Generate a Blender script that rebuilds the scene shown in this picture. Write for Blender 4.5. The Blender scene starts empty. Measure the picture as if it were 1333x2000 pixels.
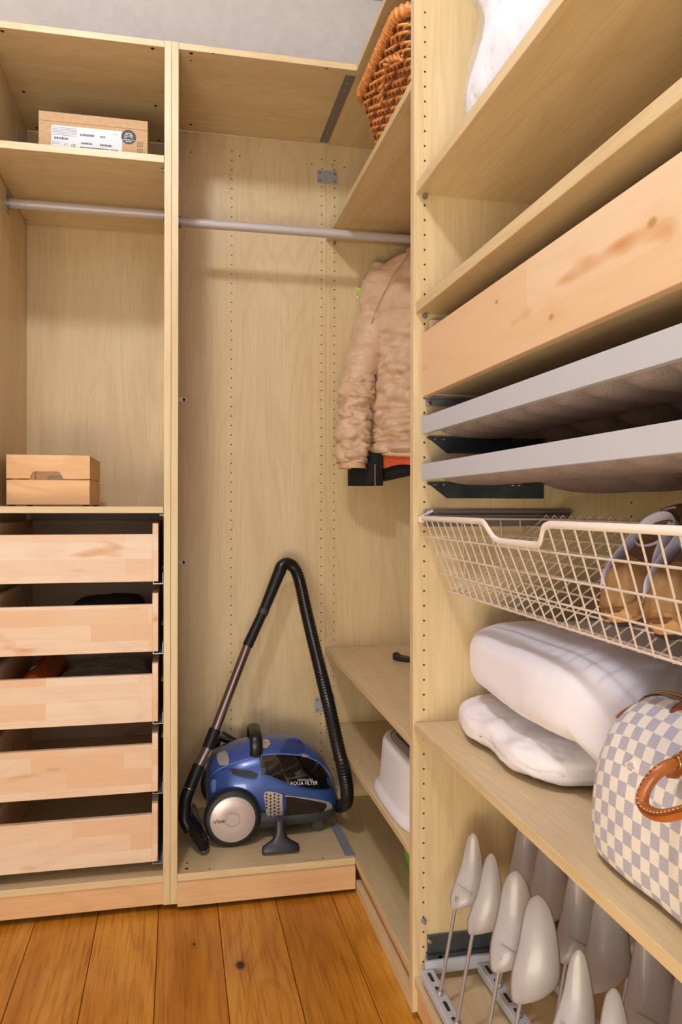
import bpy, bmesh, math, random
from mathutils import Vector, Matrix, noise
random.seed(7)
C = bpy.context.scene.collection
PI = math.pi

# ------------------------------------------------------------------ camera, light, exposure
F = 1515.0; TH = math.atan(321.5 / F); SN = math.sin(TH); CS = math.cos(TH); EYE = 1.088
cam = bpy.data.cameras.new('camera'); camo = bpy.data.objects.new('camera', cam); C.objects.link(camo)
cam.sensor_fit = 'HORIZONTAL'; cam.sensor_width = 36; cam.lens = 36 * F / 1333
cam.shift_y = -10 / 1333; cam.clip_start = .02
camo.matrix_world = Matrix.Translation((0, 0, EYE)) @ Matrix.Rotation(-TH, 4, 'Z') @ Matrix.Rotation(PI / 2, 4, 'X') @ Matrix.Rotation(math.radians(.1), 4, 'Z')
bpy.context.scene.camera = camo
w = bpy.data.worlds.new('world'); bpy.context.scene.world = w; w.use_nodes = True
w.node_tree.nodes['Background'].inputs[0].default_value = (.86, .89, 1.0, 1)
w.node_tree.nodes['Background'].inputs[1].default_value = .88
la = bpy.data.lights.new('ceiling_lamp_light', 'POINT'); la.shadow_soft_size = .075; la.energy = 40; la.color = (.87, .945, 1)
lo = bpy.data.objects.new('ceiling_lamp_light', la); C.objects.link(lo); lo.location = (-.32, .72, 2.84)
lb = bpy.data.lights.new('low_fill_light', 'AREA'); lb.shape = 'RECTANGLE'; lb.size = 1.3; lb.size_y = .7; lb.energy = 27; lb.color = (1, .88, .62)  # added warm fill from low behind the camera, brightens shelf undersides; no real lamp
lbo = bpy.data.objects.new('low_fill_light', lb); C.objects.link(lbo); lbo.location = (-.6, -.9, .30)
lbo.rotation_euler = (math.radians(118), 0, math.radians(-20))
sc = bpy.context.scene
sc.view_settings.view_transform = 'Standard'; sc.view_settings.look = 'None'; sc.view_settings.gamma = 1
sc.view_settings.use_curve_mapping = False; sc.view_settings.exposure = .5

def pt(u, v, Y):
    "point of the plane y=Y seen at photo position (u,v)"
    a = (u - 666.5) / F; b = (990 - v) / F
    k = Y / (CS - a * SN)
    return Vector(((SN + a * CS) * k, Y, EYE + b * k))

# ------------------------------------------------------------------ helpers
def thing(name, label, cat, loc=(0, 0, 0), rotz=0, group=None):
    o = bpy.data.objects.new(name, None); C.objects.link(o); o.empty_display_size = .1
    o.location = loc; o.rotation_euler = (0, 0, rotz); o['label'] = label; o['category'] = cat
    if group: o['group'] = group
    return o
def tag(o, label, cat, group=None, kind=None):
    o['label'] = label; o['category'] = cat
    if group: o['group'] = group
    if kind: o['kind'] = kind
    return o
def root_of(o):
    while o.parent: o = o.parent
    return o
def obj(name, bm, mat, parent=None, smooth=False, origin=None, local=False, kind=None):
    """link bm as one mesh. World coordinates in, unless local=True"""
    if parent is not None and not local:
        off = root_of(parent).location
        bmesh.ops.translate(bm, verts=bm.verts, vec=-off)
    elif parent is None and origin is not None and not local:
        bmesh.ops.translate(bm, verts=bm.verts, vec=-Vector(origin))
    me = bpy.data.meshes.new(name)
    bmesh.ops.recalc_face_normals(bm, faces=bm.faces)
    bm.to_mesh(me); bm.free()
    if smooth:
        for p in me.polygons: p.use_smooth = True
        if smooth != True:
            try: me.set_sharp_from_angle(angle=math.radians(smooth))
            except Exception: pass
    mats = mat if isinstance(mat, (list, tuple)) else [mat]
    for m in mats: me.materials.append(m)
    o = bpy.data.objects.new(name, me); C.objects.link(o)
    if parent is not None: o.parent = parent
    elif origin is not None: o.location = origin
    if kind: o['kind'] = kind
    return o
def NB(): return bmesh.new()
def bx(bm, x0, x1, y0, y1, z0, z1, bev=0, mi=0):
    r = bmesh.ops.create_cube(bm, size=1)
    vs = r['verts']
    for v in vs:
        v.co.x = x0 if v.co.x < 0 else x1; v.co.y = y0 if v.co.y < 0 else y1; v.co.z = z0 if v.co.z < 0 else z1
    fs = set(f for v in vs for f in v.link_faces)
    for f in fs: f.material_index = mi
    if bev:
        es = list(set(e for v in vs for e in v.link_edges))
        bmesh.ops.bevel(bm, geom=es, offset=bev, segments=1, affect='EDGES', profile=.5)
    return vs
def box(name, x0, x1, y0, y1, z0, z1, mat, parent, bev=.0008, kind=None):
    bm = NB(); bx(bm, x0, x1, y0, y1, z0, z1, bev); return obj(name, bm, mat, parent, kind=kind)
def cyl(bm, p0, p1, r0, r1=None, n=16, caps=True, mi=0):
    p0 = Vector(p0); p1 = Vector(p1); r1 = r0 if r1 is None else r1
    d = (p1 - p0).normalized(); a = d.orthogonal().normalized(); b = d.cross(a)
    A = [bm.verts.new(p0 + (a * math.cos(2 * PI * i / n) + b * math.sin(2 * PI * i / n)) * r0) for i in range(n)]
    B = [bm.verts.new(p1 + (a * math.cos(2 * PI * i / n) + b * math.sin(2 * PI * i / n)) * r1) for i in range(n)]
    for i in range(n):
        f = bm.faces.new((A[i], A[(i + 1) % n], B[(i + 1) % n], B[i])); f.material_index = mi
    if caps:
        f = bm.faces.new(A[::-1]); f.material_index = mi; f = bm.faces.new(B); f.material_index = mi
def disc(bm, c, nrm, r, n=8, rot=0):
    nrm = Vector(nrm).normalized(); a = nrm.orthogonal().normalized(); b = nrm.cross(a); c = Vector(c)
    bm.faces.new([bm.verts.new(c + (a * math.cos(2 * PI * i / n + rot) + b * math.sin(2 * PI * i / n + rot)) * r) for i in range(n)])
def catmull(pts, per=8, closed=False):
    P = [Vector(p) for p in pts]; out = []; n = len(P)
    rng = range(n) if closed else range(n - 1)
    for i in rng:
        if closed: a, b, c, d = P[i - 1], P[i], P[(i + 1) % n], P[(i + 2) % n]
        else: a, b, c, d = P[max(i - 1, 0)], P[i], P[i + 1], P[min(i + 2, n - 1)]
        for k in range(per):
            t = k / per
            out.append(.5 * ((2 * b) + (c - a) * t + (2 * a - 5 * b + 4 * c - d) * t * t + (3 * b - a - 3 * c + d) * t ** 3))
    if not closed: out.append(P[-1].copy())
    return out
def resample(path, step):
    L = [0]
    for i in range(1, len(path)): L.append(L[-1] + (path[i] - path[i - 1]).length)
    n = max(2, int(L[-1] / step)); out = []; j = 0
    for k in range(n + 1):
        s = L[-1] * k / n
        while j < len(L) - 2 and L[j + 1] < s: j += 1
        t = (s - L[j]) / max(1e-9, L[j + 1] - L[j]); out.append(path[j].lerp(path[j + 1], min(1, max(0, t))))
    return out
def tube(bm, path, rad, n=10, closed=False, caps=True, flat=None, mi=0):
    """rad: number or f(i,m)->r; flat: (ra,rb,up) elliptical section"""
    m = len(path); rings = []
    prev = None
    for i, p in enumerate(path):
        if closed: d = path[(i + 1) % m] - path[i - 1]
        else: d = path[min(i + 1, m - 1)] - path[max(i - 1, 0)]
        d = d.normalized() if d.length > 1e-9 else Vector((0, 0, 1))
        if flat:
            b = d.cross(Vector(flat[2])).normalized(); a = b.cross(d).normalized()
            ra, rb = flat[0], flat[1]
        else:
            a = (prev - d * prev.dot(d)).normalized() if prev is not None else d.orthogonal().normalized()
            b = d.cross(a); ra = rb = 1
        prev = a
        r = rad(i, m) if callable(rad) else rad
        rings.append([bm.verts.new(p + a * math.cos(2 * PI * k / n) * r * ra + b * math.sin(2 * PI * k / n) * r * rb) for k in range(n)])
    for i in range(m if closed else m - 1):
        A = rings[i]; B = rings[(i + 1) % m]
        for k in range(n):
            f = bm.faces.new((A[k], A[(k + 1) % n], B[(k + 1) % n], B[k])); f.material_index = mi
    if caps and not closed:
        f = bm.faces.new(rings[0][::-1]); f.material_index = mi; f = bm.faces.new(rings[-1]); f.material_index = mi
def prism(bm, pts, d):
    "extrude the polygon pts (3D points) by the vector d"
    d = Vector(d); A = [bm.verts.new(Vector(p)) for p in pts]; B = [bm.verts.new(Vector(p) + d) for p in pts]; n = len(pts)
    bm.faces.new(A); bm.faces.new(B[::-1])
    for i in range(n): bm.faces.new((A[i], B[i], B[(i + 1) % n], A[(i + 1) % n]))
def soft(x0, x1, y0, y1, z0, z1, e=3.2, n=40, amp=.006, fr=7, seed=0, shape=None, crease=0, ez=None):
    "rounded soft block as a cube sphere pushed to a superellipsoid, with folds"
    bm = NB(); bmesh.ops.create_cube(bm, size=2)
    bmesh.ops.subdivide_edges(bm, edges=bm.edges, cuts=n, use_grid_fill=True)
    cx, cy, cz = (x0 + x1) / 2, (y0 + y1) / 2, (z0 + z1) / 2; hx, hy, hz = (x1 - x0) / 2, (y1 - y0) / 2, (z1 - z0) / 2
    for v in bm.verts:
        p = v.co.copy()
        q = (abs(p.x) ** e + abs(p.y) ** e + abs(p.z) ** e) ** (1 / e)
        d = p / q
        c = Vector((cx + d.x * hx, cy + d.y * hy, cz + d.z * hz))
        nr = Vector((d.x / hx, d.y / hy, d.z / hz)).normalized()
        s = Vector((c.x * fr + seed * 3.1, c.y * fr, c.z * fr * 1.3))
        h = noise.noise(s) * amp + noise.noise(s * 2.3) * amp * .5
        if crease:
            k = noise.noise(Vector((c.x * fr * .8, c.y * fr * .8, c.z * fr * .8 + seed)) ) * 3
            h -= crease * max(0, 1 - abs(noise.noise(Vector((c.x * fr * 1.7 + k, c.y * fr * .7 + k, c.z * fr * 1.7 + seed)))) * 9)
        c += nr * h
        if shape: c = shape(c, d)
        if c.z < z0 + .0005: c.z = z0 + .0005
        v.co = c
    return bm
def text_bm(bm, s, size, M, depth=.0003, mi=0, align='CENTER'):
    cu = bpy.data.curves.new('t', 'FONT'); cu.body = s; cu.size = size; cu.extrude = depth; cu.align_x = align; cu.align_y = 'CENTER'
    cu.resolution_u = 2
    o = bpy.data.objects.new('t', cu); C.objects.link(o)
    dg = bpy.context.evaluated_depsgraph_get(); me = bpy.data.meshes.new_from_object(o.evaluated_get(dg))
    me.transform(M); k = len(bm.faces); bm.from_mesh(me)
    bm.faces.ensure_lookup_table()
    for f in bm.faces[k:]: f.material_index = mi
    bpy.data.objects.remove(o); bpy.data.curves.remove(cu); bpy.data.meshes.remove(me)
FACE_Y = Matrix.Rotation(PI / 2, 4, 'X')            # text readable from -y

# ------------------------------------------------------------------ materials
def lin(c):
    return tuple(((x / 255) / 12.92 if x / 255 <= .04045 else (((x / 255) + .055) / 1.055) ** 2.4) for x in c) + (1,)
def mat(name, rgb, rough=.5, metal=0, **kw):
    m = bpy.data.materials.new(name); m.use_nodes = True; nt = m.node_tree; b = nt.nodes['Principled BSDF']
    b.inputs['Base Color'].default_value = lin(rgb); b.inputs['Roughness'].default_value = rough; b.inputs['Metallic'].default_value = metal
    for k, v in kw.items():
        b.inputs[k.replace('_', ' ')].default_value = v
    return m
def N(nt, t, **kw):
    n = nt.nodes.new(t)
    for k, v in kw.items():
        if hasattr(n, k): setattr(n, k, v)
        else: n.inputs[k.replace('_', ' ')].default_value = v
    return n
def mixc(nt, fac, a, b, blend='MIX'):
    m = nt.nodes.new('ShaderNodeMix'); m.data_type = 'RGBA'; m.blend_type = blend; m.clamp_factor = True
    for s, x in ((0, fac), (6, a), (7, b)):
        if isinstance(x, (tuple, float, int)): m.inputs[s].default_value = x
        else: nt.links.new(x, m.inputs[s])
    return m.outputs[2]
def mrange(nt, x, a, b, c=0, d=1):
    r = nt.nodes.new('ShaderNodeMapRange'); nt.links.new(x, r.inputs[0])
    for i, v in enumerate((a, b, c, d)): r.inputs[i + 1].default_value = v
    return r.outputs[0]
def wood(name, axis, c1, c2, c3=None, rough=.38, scale=1.0, staves=None, knots=(), core=.45, bump=.05, cath=.32, spec=.5, fleck=.35):
    m = bpy.data.materials.new(name); m.use_nodes = True; nt = m.node_tree; L = nt.links; b = nt.nodes['Principled BSDF']
    tc = N(nt, 'ShaderNodeTexCoord'); oi = N(nt, 'ShaderNodeObjectInfo')
    add = N(nt, 'ShaderNodeVectorMath', operation='ADD')
    comb = N(nt, 'ShaderNodeCombineXYZ'); mul = N(nt, 'ShaderNodeMath', operation='MULTIPLY'); mul.inputs[1].default_value = 7.3
    L.new(oi.outputs['Random'], mul.inputs[0])
    for i in range(3): L.new(mul.outputs[0], comb.inputs[i])
    L.new(tc.outputs['Object'], add.inputs[0]); L.new(comb.outputs[0], add.inputs[1])
    vec = add.outputs[0]
    def mapped(sa, sc_):
        mp = N(nt, 'ShaderNodeMapping'); s = [sc_ * scale] * 3; s['xyz'.index(axis)] = sa * scale; mp.inputs['Scale'].default_value = s
        L.new(vec, mp.inputs['Vector']); return mp.outputs[0]
    fine = N(nt, 'ShaderNodeTexNoise'); fine.inputs['Scale'].default_value = 1; fine.inputs['Detail'].default_value = 5; fine.inputs['Roughness'].default_value = .62
    L.new(mapped(7, 190), fine.inputs['Vector'])
    broad = N(nt, 'ShaderNodeTexNoise'); broad.inputs['Scale'].default_value = 1; broad.inputs['Detail'].default_value = 3; broad.inputs['Distortion'].default_value = .35
    L.new(mapped(1.1, 13), broad.inputs['Vector'])
    # cathedral figure: contour lines of a stretched noise
    cn = N(nt, 'ShaderNodeTexNoise'); cn.inputs['Scale'].default_value = 1; cn.inputs['Detail'].default_value = 1.5; cn.inputs['Distortion'].default_value = .2
    L.new(mapped(1.0, 5.5), cn.inputs['Vector'])
    cm = N(nt, 'ShaderNodeMath', operation='MULTIPLY'); cm.inputs[1].default_value = 95; L.new(cn.outputs['Fac'], cm.inputs[0])
    cs = N(nt, 'ShaderNodeMath', operation='SINE'); L.new(cm.outputs[0], cs.inputs[0])
    f1 = mrange(nt, broad.outputs['Fac'], .35, .65)
    col = mixc(nt, f1, lin(c1), lin(c2))
    c3 = c3 or tuple(int(x * .82) for x in c2)
    f2 = mrange(nt, fine.outputs['Fac'], .48, .72, 0, fleck)
    col = mixc(nt, f2, col, lin(c3))
    f3 = mrange(nt, cs.outputs[0], .2, 1, 0, cath * .5)
    col = mixc(nt, f3, col, lin(c3))
    if staves:
        sl, sh, ax2 = staves     # stave length, height, the axis across
        sx = N(nt, 'ShaderNodeSeparateXYZ'); L.new(vec, sx.inputs[0]); cb = N(nt, 'ShaderNodeCombineXYZ')
        L.new(sx.outputs['XYZ'.index(axis.upper())], cb.inputs[0]); L.new(sx.outputs['XYZ'.index(ax2.upper())], cb.inputs[1])
        br = N(nt, 'ShaderNodeTexBrick'); L.new(cb.outputs[0], br.inputs['Vector'])
        br.inputs['Color1'].default_value = (0, 0, 0, 1); br.inputs['Color2'].default_value = (1, 1, 1, 1); br.inputs['Mortar'].default_value = (.5, .5, .5, 1)
        br.inputs['Scale'].default_value = 1; br.inputs['Brick Width'].default_value = sl; br.inputs['Row Height'].default_value = sh
        br.inputs['Mortar Size'].default_value = .0002; br.offset = .37; br.squash = 1.0
        col2 = mixc(nt, mrange(nt, br.outputs['Color'], .0, 1, 0, .75), col, lin(tuple(int(x * q) for x, q in zip(c2, (.97, .86, .76)))))
        col = col2
        # streaky heartwood marks
        vo = N(nt, 'ShaderNodeTexNoise'); vo.inputs['Scale'].default_value = 1; vo.inputs['Detail'].default_value = 2; L.new(mapped(6, 26), vo.inputs['Vector'])
        col = mixc(nt, mrange(nt, vo.outputs['Fac'], .645, .76, 0, .8), col, lin((196, 128, 66)))
        L.new(mapped(5, 18), vo.inputs['Vector'])
    for (kx, ky, kz, kr, kc) in knots:
        vs = N(nt, 'ShaderNodeVectorMath', operation='SUBTRACT'); L.new(tc.outputs['Object'], vs.inputs[0]); vs.inputs[1].default_value = (kx, ky, kz)
        ms = N(nt, 'ShaderNodeVectorMath', operation='MULTIPLY'); L.new(vs.outputs[0], ms.inputs[0]); s = [1, 1, 1]; s['xyz'.index(axis)] = .62; ms.inputs[1].default_value = s
        ln = N(nt, 'ShaderNodeVectorMath', operation='LENGTH'); L.new(ms.outputs[0], ln.inputs[0])
        wob = N(nt, 'ShaderNodeMath', operation='MULTIPLY_ADD'); L.new(broad.outputs['Fac'], wob.inputs[0]); wob.inputs[1].default_value = kr * .5; L.new(ln.outputs['Value'], wob.inputs[2])
        rm = N(nt, 'ShaderNodeMath', operation='MULTIPLY'); L.new(wob.outputs[0], rm.inputs[0]); rm.inputs[1].default_value = 6.28 / (kr * .45)
        rs = N(nt, 'ShaderNodeMath', operation='SINE'); L.new(rm.outputs[0], rs.inputs[0])
        fall = mrange(nt, wob.outputs[0], kr * 1.2, kr * 4.5, .5, 0)
        rr = N(nt, 'ShaderNodeMath', operation='MULTIPLY'); L.new(mrange(nt, rs.outputs[0], -1, 1), rr.inputs[0]); L.new(fall, rr.inputs[1])
        col = mixc(nt, rr.outputs[0], col, lin(kc))
        col = mixc(nt, mrange(nt, wob.outputs[0], kr * .8, kr * 1.5, 1, 0), col, lin(tuple(int(x * core) for x in kc)))
    L.new(col, b.inputs['Base Color']); b.inputs['Roughness'].default_value = rough; b.inputs['Specular IOR Level'].default_value = spec
    bp = N(nt, 'ShaderNodeBump'); bp.inputs['Strength'].default_value = bump; bp.inputs['Distance'].default_value = .002
    L.new(fine.outputs['Fac'], bp.inputs['Height']); L.new(bp.outputs[0], b.inputs['Normal'])
    return m
def noisy(name, c1, c2, scale=60, rough=.6, metal=0, bump=.2, dist=.001, detail=4, **kw):
    m = mat(name, c1, rough, metal, **kw); nt = m.node_tree; L = nt.links; b = nt.nodes['Principled BSDF']
    tc = N(nt, 'ShaderNodeTexCoord'); n = N(nt, 'ShaderNodeTexNoise'); n.inputs['Scale'].default_value = scale; n.inputs['Detail'].default_value = detail
    L.new(tc.outputs['Object'], n.inputs['Vector'])
    L.new(mixc(nt, mrange(nt, n.outputs['Fac'], .35, .65), lin(c1), lin(c2)), b.inputs['Base Color'])
    bp = N(nt, 'ShaderNodeBump'); bp.inputs['Strength'].default_value = bump; bp.inputs['Distance'].default_value = dist
    L.new(n.outputs['Fac'], bp.inputs['Height']); L.new(bp.outputs[0], b.inputs['Normal'])
    return m
LC = ((219, 197, 156), (210, 186, 141), (184, 152, 102))
LZ = wood('laminate_upright_grain', 'z', *LC, rough=.36)
LX = wood('laminate_grain_across', 'x', *LC, rough=.38)
LY = wood('laminate_grain_lengthwise', 'y', *LC, rough=.38)
EC = ((226, 200, 154), (218, 190, 142), (196, 162, 110))
EZ = wood('edge_band_upright', 'z', *EC, rough=.4, cath=.1)
BC = ((232, 211, 188), (226, 200, 172), (198, 156, 114))
BX = wood('birch_staves', 'x', *BC, rough=.5, staves=(.24, .045, 'z'), cath=.25, fleck=.22)
BY = wood('birch_staves_side', 'y', *BC, rough=.5, staves=(.27, .045, 'z'), cath=.25, fleck=.22)
BIGB = wood('birch_drawer_front', 'y', (232, 212, 182), (226, 203, 168), (208, 172, 126), rough=.5, staves=(.9, .09, 'z'), cath=.3, fleck=.18, core=.86,
            knots=((-.2775, -.335, 1.420, .006, (214, 164, 108)), (-.2775, -.10, 1.372, .005, (212, 160, 104)), (-.2775, .09, 1.442, .003, (200, 140, 80))))
PX = wood('plinth_wood', 'x', (222, 180, 134), (214, 168, 120), (190, 140, 92), rough=.45)
PINE = wood('crate_pine', 'x', (232, 192, 144), (224, 178, 128), (196, 140, 84), rough=.55, cath=.6)
PINEY = wood('crate_pine_side', 'y', (226, 184, 130), (214, 170, 112), (190, 138, 80), rough=.55, cath=.6)
hole_m = mat('drilled_hole_dark', (52, 36, 22), .8)
zinc = noisy('zinc_plated_steel', (158, 160, 168), (130, 134, 144), 40, .35, .5, .05)
galv = noisy('galvanised_rail', (66, 72, 78), (84, 90, 96), 20, .3, .45, .05)
steelgrey = mat('painted_grey_plate', (170, 172, 180), .4, .3)
alu = mat('grey_coated_rail', (192, 184, 182), .42, .15)
trayg = mat('grey_lacquered_tray', (188, 190, 198), .5)
chrome = mat('chrome', (220, 215, 215), .12, 1)
white_paint = noisy('ceiling_paint', (212, 190, 190), (211, 189, 189), 30, .9, 0, 0)
wallm = noisy('wall_paint', (216, 210, 204), (210, 204, 198), 30, .9, 0, .05)
blackp = mat('black_plastic', (24, 24, 27), .35)
blackr = mat('black_rubber', (30, 30, 33), .5)

# ------------------------------------------------------------------ setting
FZ = -.018
fl = NB(); bx(fl, -2.2, .62, -1.6, 2.76, FZ - .06, FZ - .02)
floor = obj('floor', fl, mat('dusty_subfloor', (150, 112, 70), .9)); floor['kind'] = 'structure'
oakc = [((206, 142, 46), (182, 116, 30)), ((212, 150, 54), (190, 122, 34)), ((204, 138, 42), (174, 106, 26)), ((214, 152, 54), (194, 126, 36))]
plx = [-.046 + .16 * k for k in range(-14, 5)]
kn = (.195, 1.985)
for i, x in enumerate(plx):
    kx = []
    if i == 15: kx = [(.153, 1.881, FZ, .0115, (118, 56, 16)), ]
    if i == 14: kx = [(.045, 1.994, FZ, .004, (90, 44, 14)), ]
    a, b = oakc[(i * 3) % 4]
    if i < 11:
        if i == 0: farm = wood('pine_plank_plain', 'y', a, b, (140, 72, 12), rough=.3, scale=.8, cath=.4, fleck=.7, bump=.08)
        m = farm
    else: m = wood('stained_pine_plank', 'y', a, b, (140, 72, 12), rough=.27, scale=.8, knots=kx, cath=.42, fleck=.7, bump=.08)
    bm = NB(); bx(bm, x + .0007, min(x + .1592, 1.12), -1.6, 2.76, FZ - .02, FZ, .0012); p = obj('plank', bm, m, floor)
ce = NB(); bx(ce, -2.2, 1.2, -1.6, 2.86, 2.96, 3.02); obj('ceiling', ce, white_paint)['kind'] = 'structure'
wb = NB(); bx(wb, -2.2, 1.2, 2.78, 2.86, FZ, 2.96); obj('wall_back', wb, wallm)['kind'] = 'structure'
wr = NB(); bx(wr, 1.13, 1.2, -1.6, 2.78, FZ, 2.96); obj('wall_right', wr, wallm)['kind'] = 'structure'
wl = NB(); bx(wl, -2.2, -2.1, -1.6, 2.78, FZ, 2.96); obj('wall_left', wl, wallm)['kind'] = 'structure'

def holes(spec, nrm, parent, r=.0024):
    "spec: list of centre points"
    bm = NB()
    for c in spec: disc(bm, c, nrm, r)
    return obj('peg_holes', bm, hole_m, parent, kind='stuff')
def shelf_pin(x, y, z, parent, d=(0, -1, 0)):
    bm = NB(); c = Vector((x, y, z)); cyl(bm, c, c + Vector(d) * .012, .004, .0035, 10); cyl(bm, c, c + Vector(d) * .003, .006, n=10)
    return obj('shelf_pin', bm, zinc, parent, smooth=40)
T = .018
# ------------------------------------------------------------------ wardrobe with drawers (left bay)
A = thing('wardrobe', 'light wood wardrobe bay with five drawers, left of the hanging bay', 'wardrobe', (-.26, 2.17, FZ))
XL, XR = -.491, -.034
box('side_panel', XL - T, XL, 2.17, 2.755, 0, 2.36, LZ, A)
box('side_panel', XR, XR + .0185, 2.17, 2.755, 0, 2.36, LZ, A)
box('back_panel', XL, XR, 2.75, 2.756, .08, 2.342, LZ, A)
box('top_panel', XL, XR, 2.172, 2.75, 2.342, 2.36, LX, A)
box('bottom_panel', XL, XR, 2.172, 2.75, .062, .08, LX, A)
box('plinth', XL, XR, 2.176, 2.192, 0, .062, PX, A)
box('shelf', XL + .001, XR - .001, 2.172, 2.745, 2.027, 2.047, LX, A)
box('shelf', XL + .001, XR - .001, 2.172, 2.745, 1.070, 1.088, LX, A)
bm = NB(); cyl(bm, (XL + .004, 2.45, 1.985), (XR - .004, 2.45, 1.985), .0145, n=24)
obj('clothes_rail', bm, alu, A, smooth=40)
for sx in (XL, XR):
    s = 1 if sx == XL else -1
    bm = NB(); cyl(bm, (sx, 2.45, 1.985), (sx + s * .008, 2.45, 1.985), .019, n=20); bx(bm, min(sx, sx + s * .003), max(sx, sx + s * .003), 2.437, 2.463, 1.955, 2.03, .001)
    obj('rail_bracket', bm, zinc, A)
for z in (2.022, 1.065):
    for y in (2.21, 2.7):
        shelf_pin(XL, y, z, A, (1, 0, 0)); shelf_pin(XR, y, z, A, (-1, 0, 0))
bm = NB()
for u, v in ((565, 182), (5, 118), (85, 343), (577, 395), (135, 478), (588, 523)):
    a = (u * .525 - 666.5) / F; k = 1.2538 / ((990 - v * .525) / F)
    disc(bm, ((SN + a * CS) * k, (CS - a * SN) * k, 2.3416), (0, 0, -1), .0055, 12)
obj('fixing_cams', bm, hole_m, A, kind='stuff')
box('paper_sticker', XL, XL + .0006, 2.58, 2.69, 2.20, 2.28, mat('sticker_paper', (205, 196, 180), .7), A, 0)
box('tape_strip', -.245, -.222, 2.21, 2.235, 2.0262, 2.027, mat('old_tape', (214, 190, 150), .4), A, 0)
drawers = []
for i in range(5):
    zt = 1.012 - .1925 * i; zb = zt - .13; x0, x1 = XL + .014, -.049; y0 = 2.192
    bm = NB(); bx(bm, x0 + .014, x1 - .0155, y0, y0 + .016, zb, zt, .0008)
    d = obj('drawer', bm, BX, A)
    box('drawer_side', x0, x0 + .014, y0, y0 + .53, zb, zt + .03, BY, d)
    box('drawer_side', x1 - .0155, x1, y0, y0 + .53, zb, zt + .03, BY, d)
    box('drawer_back', x0 + .014, x1 - .0155, y0 + .515, y0 + .53, zb, zt + .03, BX, d)
    box('drawer_bottom', x0 + .014, x1 - .0155, y0 + .016, y0 + .515, zb + .004, zb + .012, LX, d)
    for s, xx in ((1, x1), (-1, x0)):
        bm = NB(); e = xx + s * .0135
        bx(bm, min(e, e - s * .002), max(e, e - s * .002), y0 + .004, y0 + .53, zb - .008, zb + .024, .0004)
        bx(bm, min(e, xx - s * .012), max(e, xx - s * .012), y0 + .002, y0 + .53, zb - .0075, zb - .0055, 0)
        bx(bm, min(xx - s * .014, xx - s * .012), max(xx - s * .014, xx - s * .012), y0 + .002, y0 + .04, zb - .0075, zb - .0005, 0)
        obj('drawer_runner', bm, zinc, d)
    drawers.append((zb, zt))

# ------------------------------------------------------------------ hanging bay (middle)
B = thing('wardrobe', 'narrow light wood hanging bay with grey rail, vacuum cleaner on its floor', 'wardrobe', (.25, 2.17, FZ))
XM = .004
box('side_panel', -.0148, XM, 2.17, 2.655, 0, 2.36, LZ, B)
box('back_panel', XM, .5055, 2.64, 2.656, 0.0, 2.342, LZ, B)
box('top_panel', XM, .505, 2.172, 2.64, 2.342, 2.36, LX, B)
box('bottom_panel', XM, .505, 2.172, 2.64, .060, .08, LX, B)
box('plinth', XM, .503, 2.160, 2.1725, -.004, .060, PX, B)
bm = NB(); cyl(bm, (XM + .004, 2.45, 1.968), (1.06, 2.45, 1.968), .0145, n=24)
obj('clothes_rail', bm, alu, B, smooth=40)
bm = NB(); cyl(bm, (XM, 2.45, 1.968), (XM + .008, 2.45, 1.968), .019, n=20); obj('rail_bracket', bm, zinc, B)
H = []
z = 2.29
while z > .13:
    for x in (.181, .490):
        if not (abs(z - 1.96) < .0 ): H.append((x, 2.6396, z))
    z -= .032
H += [(.045, 2.6396, 2.272), (.207, 2.6396, 2.275), (.455, 2.6396, 2.27)]
holes(H, (0, -1, 0), B)
bm = NB()
for u, v in ((709, 200), (708, 464), (1195, 520), (708, 226), (790, 200), (1213, 255)):
    a = (u * .525 - 666.5) / F; k = 1.2538 / ((990 - v * .525) / F)
    disc(bm, ((SN + a * CS) * k, (CS - a * SN) * k, 2.3416), (0, 0, -1), .0055 if v not in (226, 200, 255) or u == 709 else .003, 12)
for u, v, r in ((366, 1697, .0055), (367, 1686, .004), (411, 1697, .003), (632, 1676, .003)):
    a = (u - 666.5) / F; k = 1.0075 / ((v - 990) / F)
    disc(bm, ((SN + a * CS) * k, (CS - a * SN) * k, .0804), (0, 0, 1), r, 12)
obj('fixing_cams', bm, hole_m, B, kind='stuff')
for z in (1.444, .902):
    bm = NB(); bx(bm, XM, XM + .022, 2.6375, 2.64, z - .0065, z + .0065, .0005); cyl(bm, (XM + .022, 2.6375, z), (XM + .022, 2.64, z), .0065, n=14)
    o = obj('wall_clip', bm, mat('white_clip', (228, 226, 232), .4), B)
    bm = NB(); disc(bm, (XM + .022, 2.6372, z), (0, -1, 0), .0028, 10); obj('screw_hole', bm, hole_m, o)
def plate(x0, x1, z0, z1, parent):
    o = box('joining_plate', x0, x1, 2.6375, 2.6395, z0, z1, steelgrey, parent)
    for x in (x0 + .009, x1 - .009):
        for z in (z0 + .009, z1 - .009):
            bm = NB(); cyl(bm, (x, 2.6375, z), (x, 2.6345, z), .0045, .0025, 12); obj('screw', bm, zinc, o, smooth=40)
plate(.474, .545, 2.208, 2.252, B); plate(.468, .540, .378, .430, B)
bm = NB(); bx(bm, .478, .508, 2.20, 2.62, 2.3395, 2.3415, .0003); sp = obj('metal_strip', bm, mat('dull_grey_strip', (128, 122, 116), .5, .4), B)
for y in (2.24, 2.28, 2.55, 2.6):
    bm = NB(); cyl(bm, (.493, y, 2.3395), (.493, y, 2.3375), .004, .003, 10); obj('screw', bm, zinc, sp)
box('metal_strip', .478, .508, 2.185, 2.42, .0802, .0815, mat('pale_blue_grey_strip', (150, 158, 170), .45, .3), B, .0003)
bm = NB()
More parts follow.
